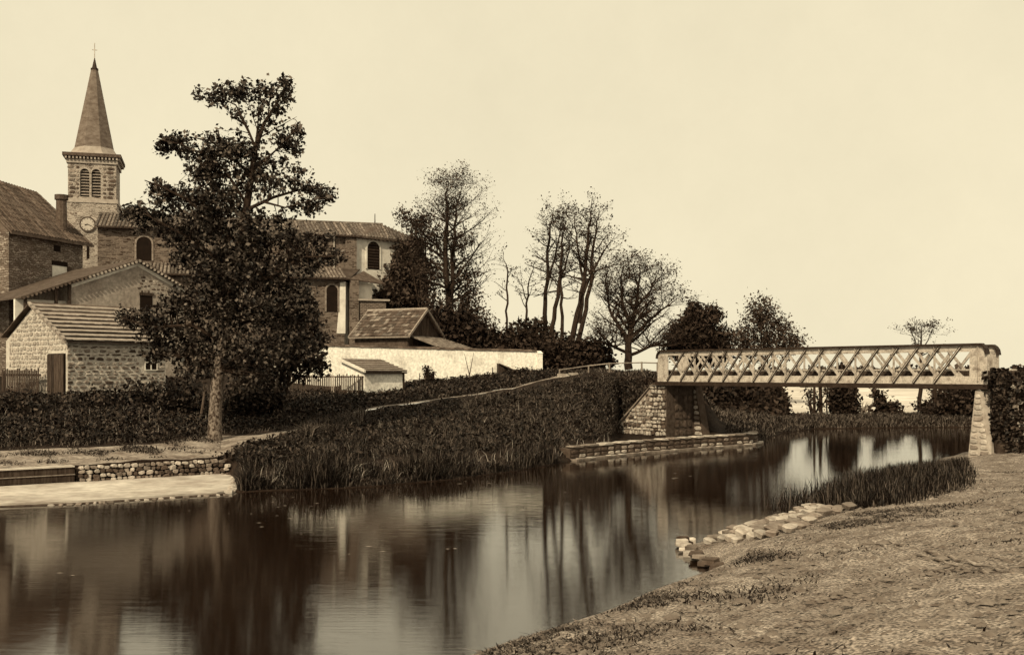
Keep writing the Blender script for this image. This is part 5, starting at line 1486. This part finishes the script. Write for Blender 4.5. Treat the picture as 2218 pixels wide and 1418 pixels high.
o = np_mesh('path_weeds', v, f, m_grass); tag(o, 'low patches of weeds on the pale ground left of the tree', 'weeds', kind='stuff')
# reeds of the near bank
n = 46000
t = rng.uniform(9.6, 24, n); w_ = near_w(t); s = -w_ * rng.uniform(0, 1, n) * np.where((t > 12.5) & (rng.uniform(0, 1, n) < .35), 1.55, 1.03) + np.interp(t, [9.6, 12, 16, 20, 22.5, 24], [.35, 1.4, 1.55, 1.05, .3, 0]) * rng.uniform(0, 1, n)
kk = ~(t < 11.1 + 2.8 * np.clip(-s / 1.62, 0, 1)); t, s = t[kk], s[kk]
x, y = near_xy(t, s); b = np.stack([x, y, np.maximum(near_z(t, s), -.05)], 1)
h = (.10 + .48 * rng.uniform(0, 1, len(b)) ** 4) * np.interp(t, [9.6, 12, 20, 23.5], [.7, 1, 1.0, .7]) * np.interp(s, [-1.4, -.6, .4, 1.5], [1.15, .9, .7, .5])
v, f = blades(b, h, .02, rng, .28)
o = np_mesh('reeds', v, f, m_reed); tag(o, 'bristling dark reeds along the water beside the towpath on the right', 'reeds', kind='stuff')
# tufts and stones of the towpath
n = 30000
t = rng.uniform(-8, 22, n * 4); s = np.abs(rng.normal(size=n * 4)) * 2.2 + .1
x, y = near_xy(t, s)
m1 = np.sin(x * 1.1 + 2 * np.sin(y * .5)) * np.cos(y * .9 + x * .4) + .5 * np.sin(x * 3.1) * np.cos(y * 2.3)
kk = m1 * (1.1 - .1 * s) + rng.normal(size=len(m1)) * .34 > .5; t, s, x, y = t[kk], s[kk], x[kk], y[kk]
b = np.stack([x, y, near_z(t, s)], 1)
v, f = blades(b, rng.uniform(.015, .055, len(b)), .02, rng, 1.6)
m1 = None
o = np_mesh('towpath_grass', v, f, m_grass); tag(o, 'thin scattered grass tufts on the sandy towpath', 'grass', kind='stuff')
n = 16000
t = rng.uniform(-9, 24, n); s = rng.uniform(.1, 8, n); x, y = near_xy(t, s)
c = np.stack([x, y, near_z(t, s) + .01], 1); sz = rng.gamma(2, .009, n) + .008
oc = np.array([(1, 0, 0), (0, 1, 0), (-1, 0, 0), (0, -1, 0), (0, 0, .7)])
an = rng.uniform(0, 6.28, n); ca_, sa_ = np.cos(an), np.sin(an)
vv = []
for q in oc:
    vv.append(np.stack([c[:, 0] + sz * (q[0] * ca_ - q[1] * sa_) * 1.3, c[:, 1] + sz * (q[0] * sa_ + q[1] * ca_), c[:, 2] - .006 + sz * q[2]], 1))
vv = np.stack(vv, 1).reshape(-1, 3); i = np.arange(n) * 5
f = np.concatenate([np.stack([i + a_, i + (a_ + 1) % 4, i + 4], 1) for a_ in range(4)])
o = np_mesh('gravel', vv, f, m_stone_m); tag(o, 'loose pebbles strewn over the towpath in the foreground', 'gravel', kind='stuff')

# two faint pale wheel ruts across the towpath
for k, off in enumerate((0.0, .16)):
    m = MB(); pts = []
    for i in range(40):
        f = i / 39
        x = 5.24 + (4.57 - 5.24) * f + off + .012 * math.sin(i * .9 + k); y = 17.9 + (10.0 - 17.9) * f
        v = np.array((x, y)) - LIP0; t_, s_ = float(v @ LDIR), float(v @ LN)
        pts.append(near_p(t_, s_, .0 + .012 * math.sin(i * 2.1 + k * 2)))
        pts[-1].x, pts[-1].y = x, y
    m.tube(pts, [.014 + .006 * math.sin(i * 1.7) for i in range(40)], n=6)
    o = m.build('wheel_rut', m_path); o['kind'] = 'structure'

# leaves and scum drifting on the water
n = 150
px = rng.uniform(100, 1500, n); d = rng.uniform(0, 1, n) ** 1.5 * 12
dw = np.interp(px, KP, ROWS[0][0]) - .9; d = dw - d
cx, cy = (px - CX) / F * d, d
keep = (np.sin(cx * .8 + cy * .5) + .4 * rng.normal(size=n) > .35) & (d > 15); cx, cy = cx[keep], cy[keep]
sz = rng.uniform(.012, .035, len(cx)); st = rng.uniform(1, 3, len(cx))
vv = np.stack([np.stack([cx - sz * st, cy, sz * 0 + .004], 1), np.stack([cx, cy - sz, sz * 0 + .004], 1), np.stack([cx + sz * st, cy, sz * 0 + .004], 1), np.stack([cx, cy + sz, sz * 0 + .006], 1)], 1).reshape(-1, 3)
o = quads_obj('floating_leaves', vv, m_wood_l); tag(o, 'scattered pale leaves drifting on the dark canal water', 'leaves', kind='stuff')

# pale dry stalks standing among the dark growth of the far bank
b, px, rw = bank_pts(1000, 515, 1330, 1.15, 2.9, rng)
k = b[:, 2] > .1; b = b[k]
v, f = blades(b, rng.uniform(.15, .5, len(b)), .012, rng, .8)
o = np_mesh('dry_stalks', v, f, M('dry_stalk', .12, .45, scale=3, bump=0, vary=0, island=.8)); tag(o, 'pale dry stalks scattered through the dark growth of the far bank', 'stalks', kind='stuff')
b, px, rw = bank_pts(700, -60, 700, 4.2, 5.6, rng)
v, f = blades(b, rng.uniform(.2, .5, len(b)), .014, rng, .6)
o = np_mesh('dry_stalks', v, f, bpy.data.materials['dry_stalk']); tag(o, 'pale dry stalks in the shade below the shed and the big tree', 'stalks', kind='stuff')
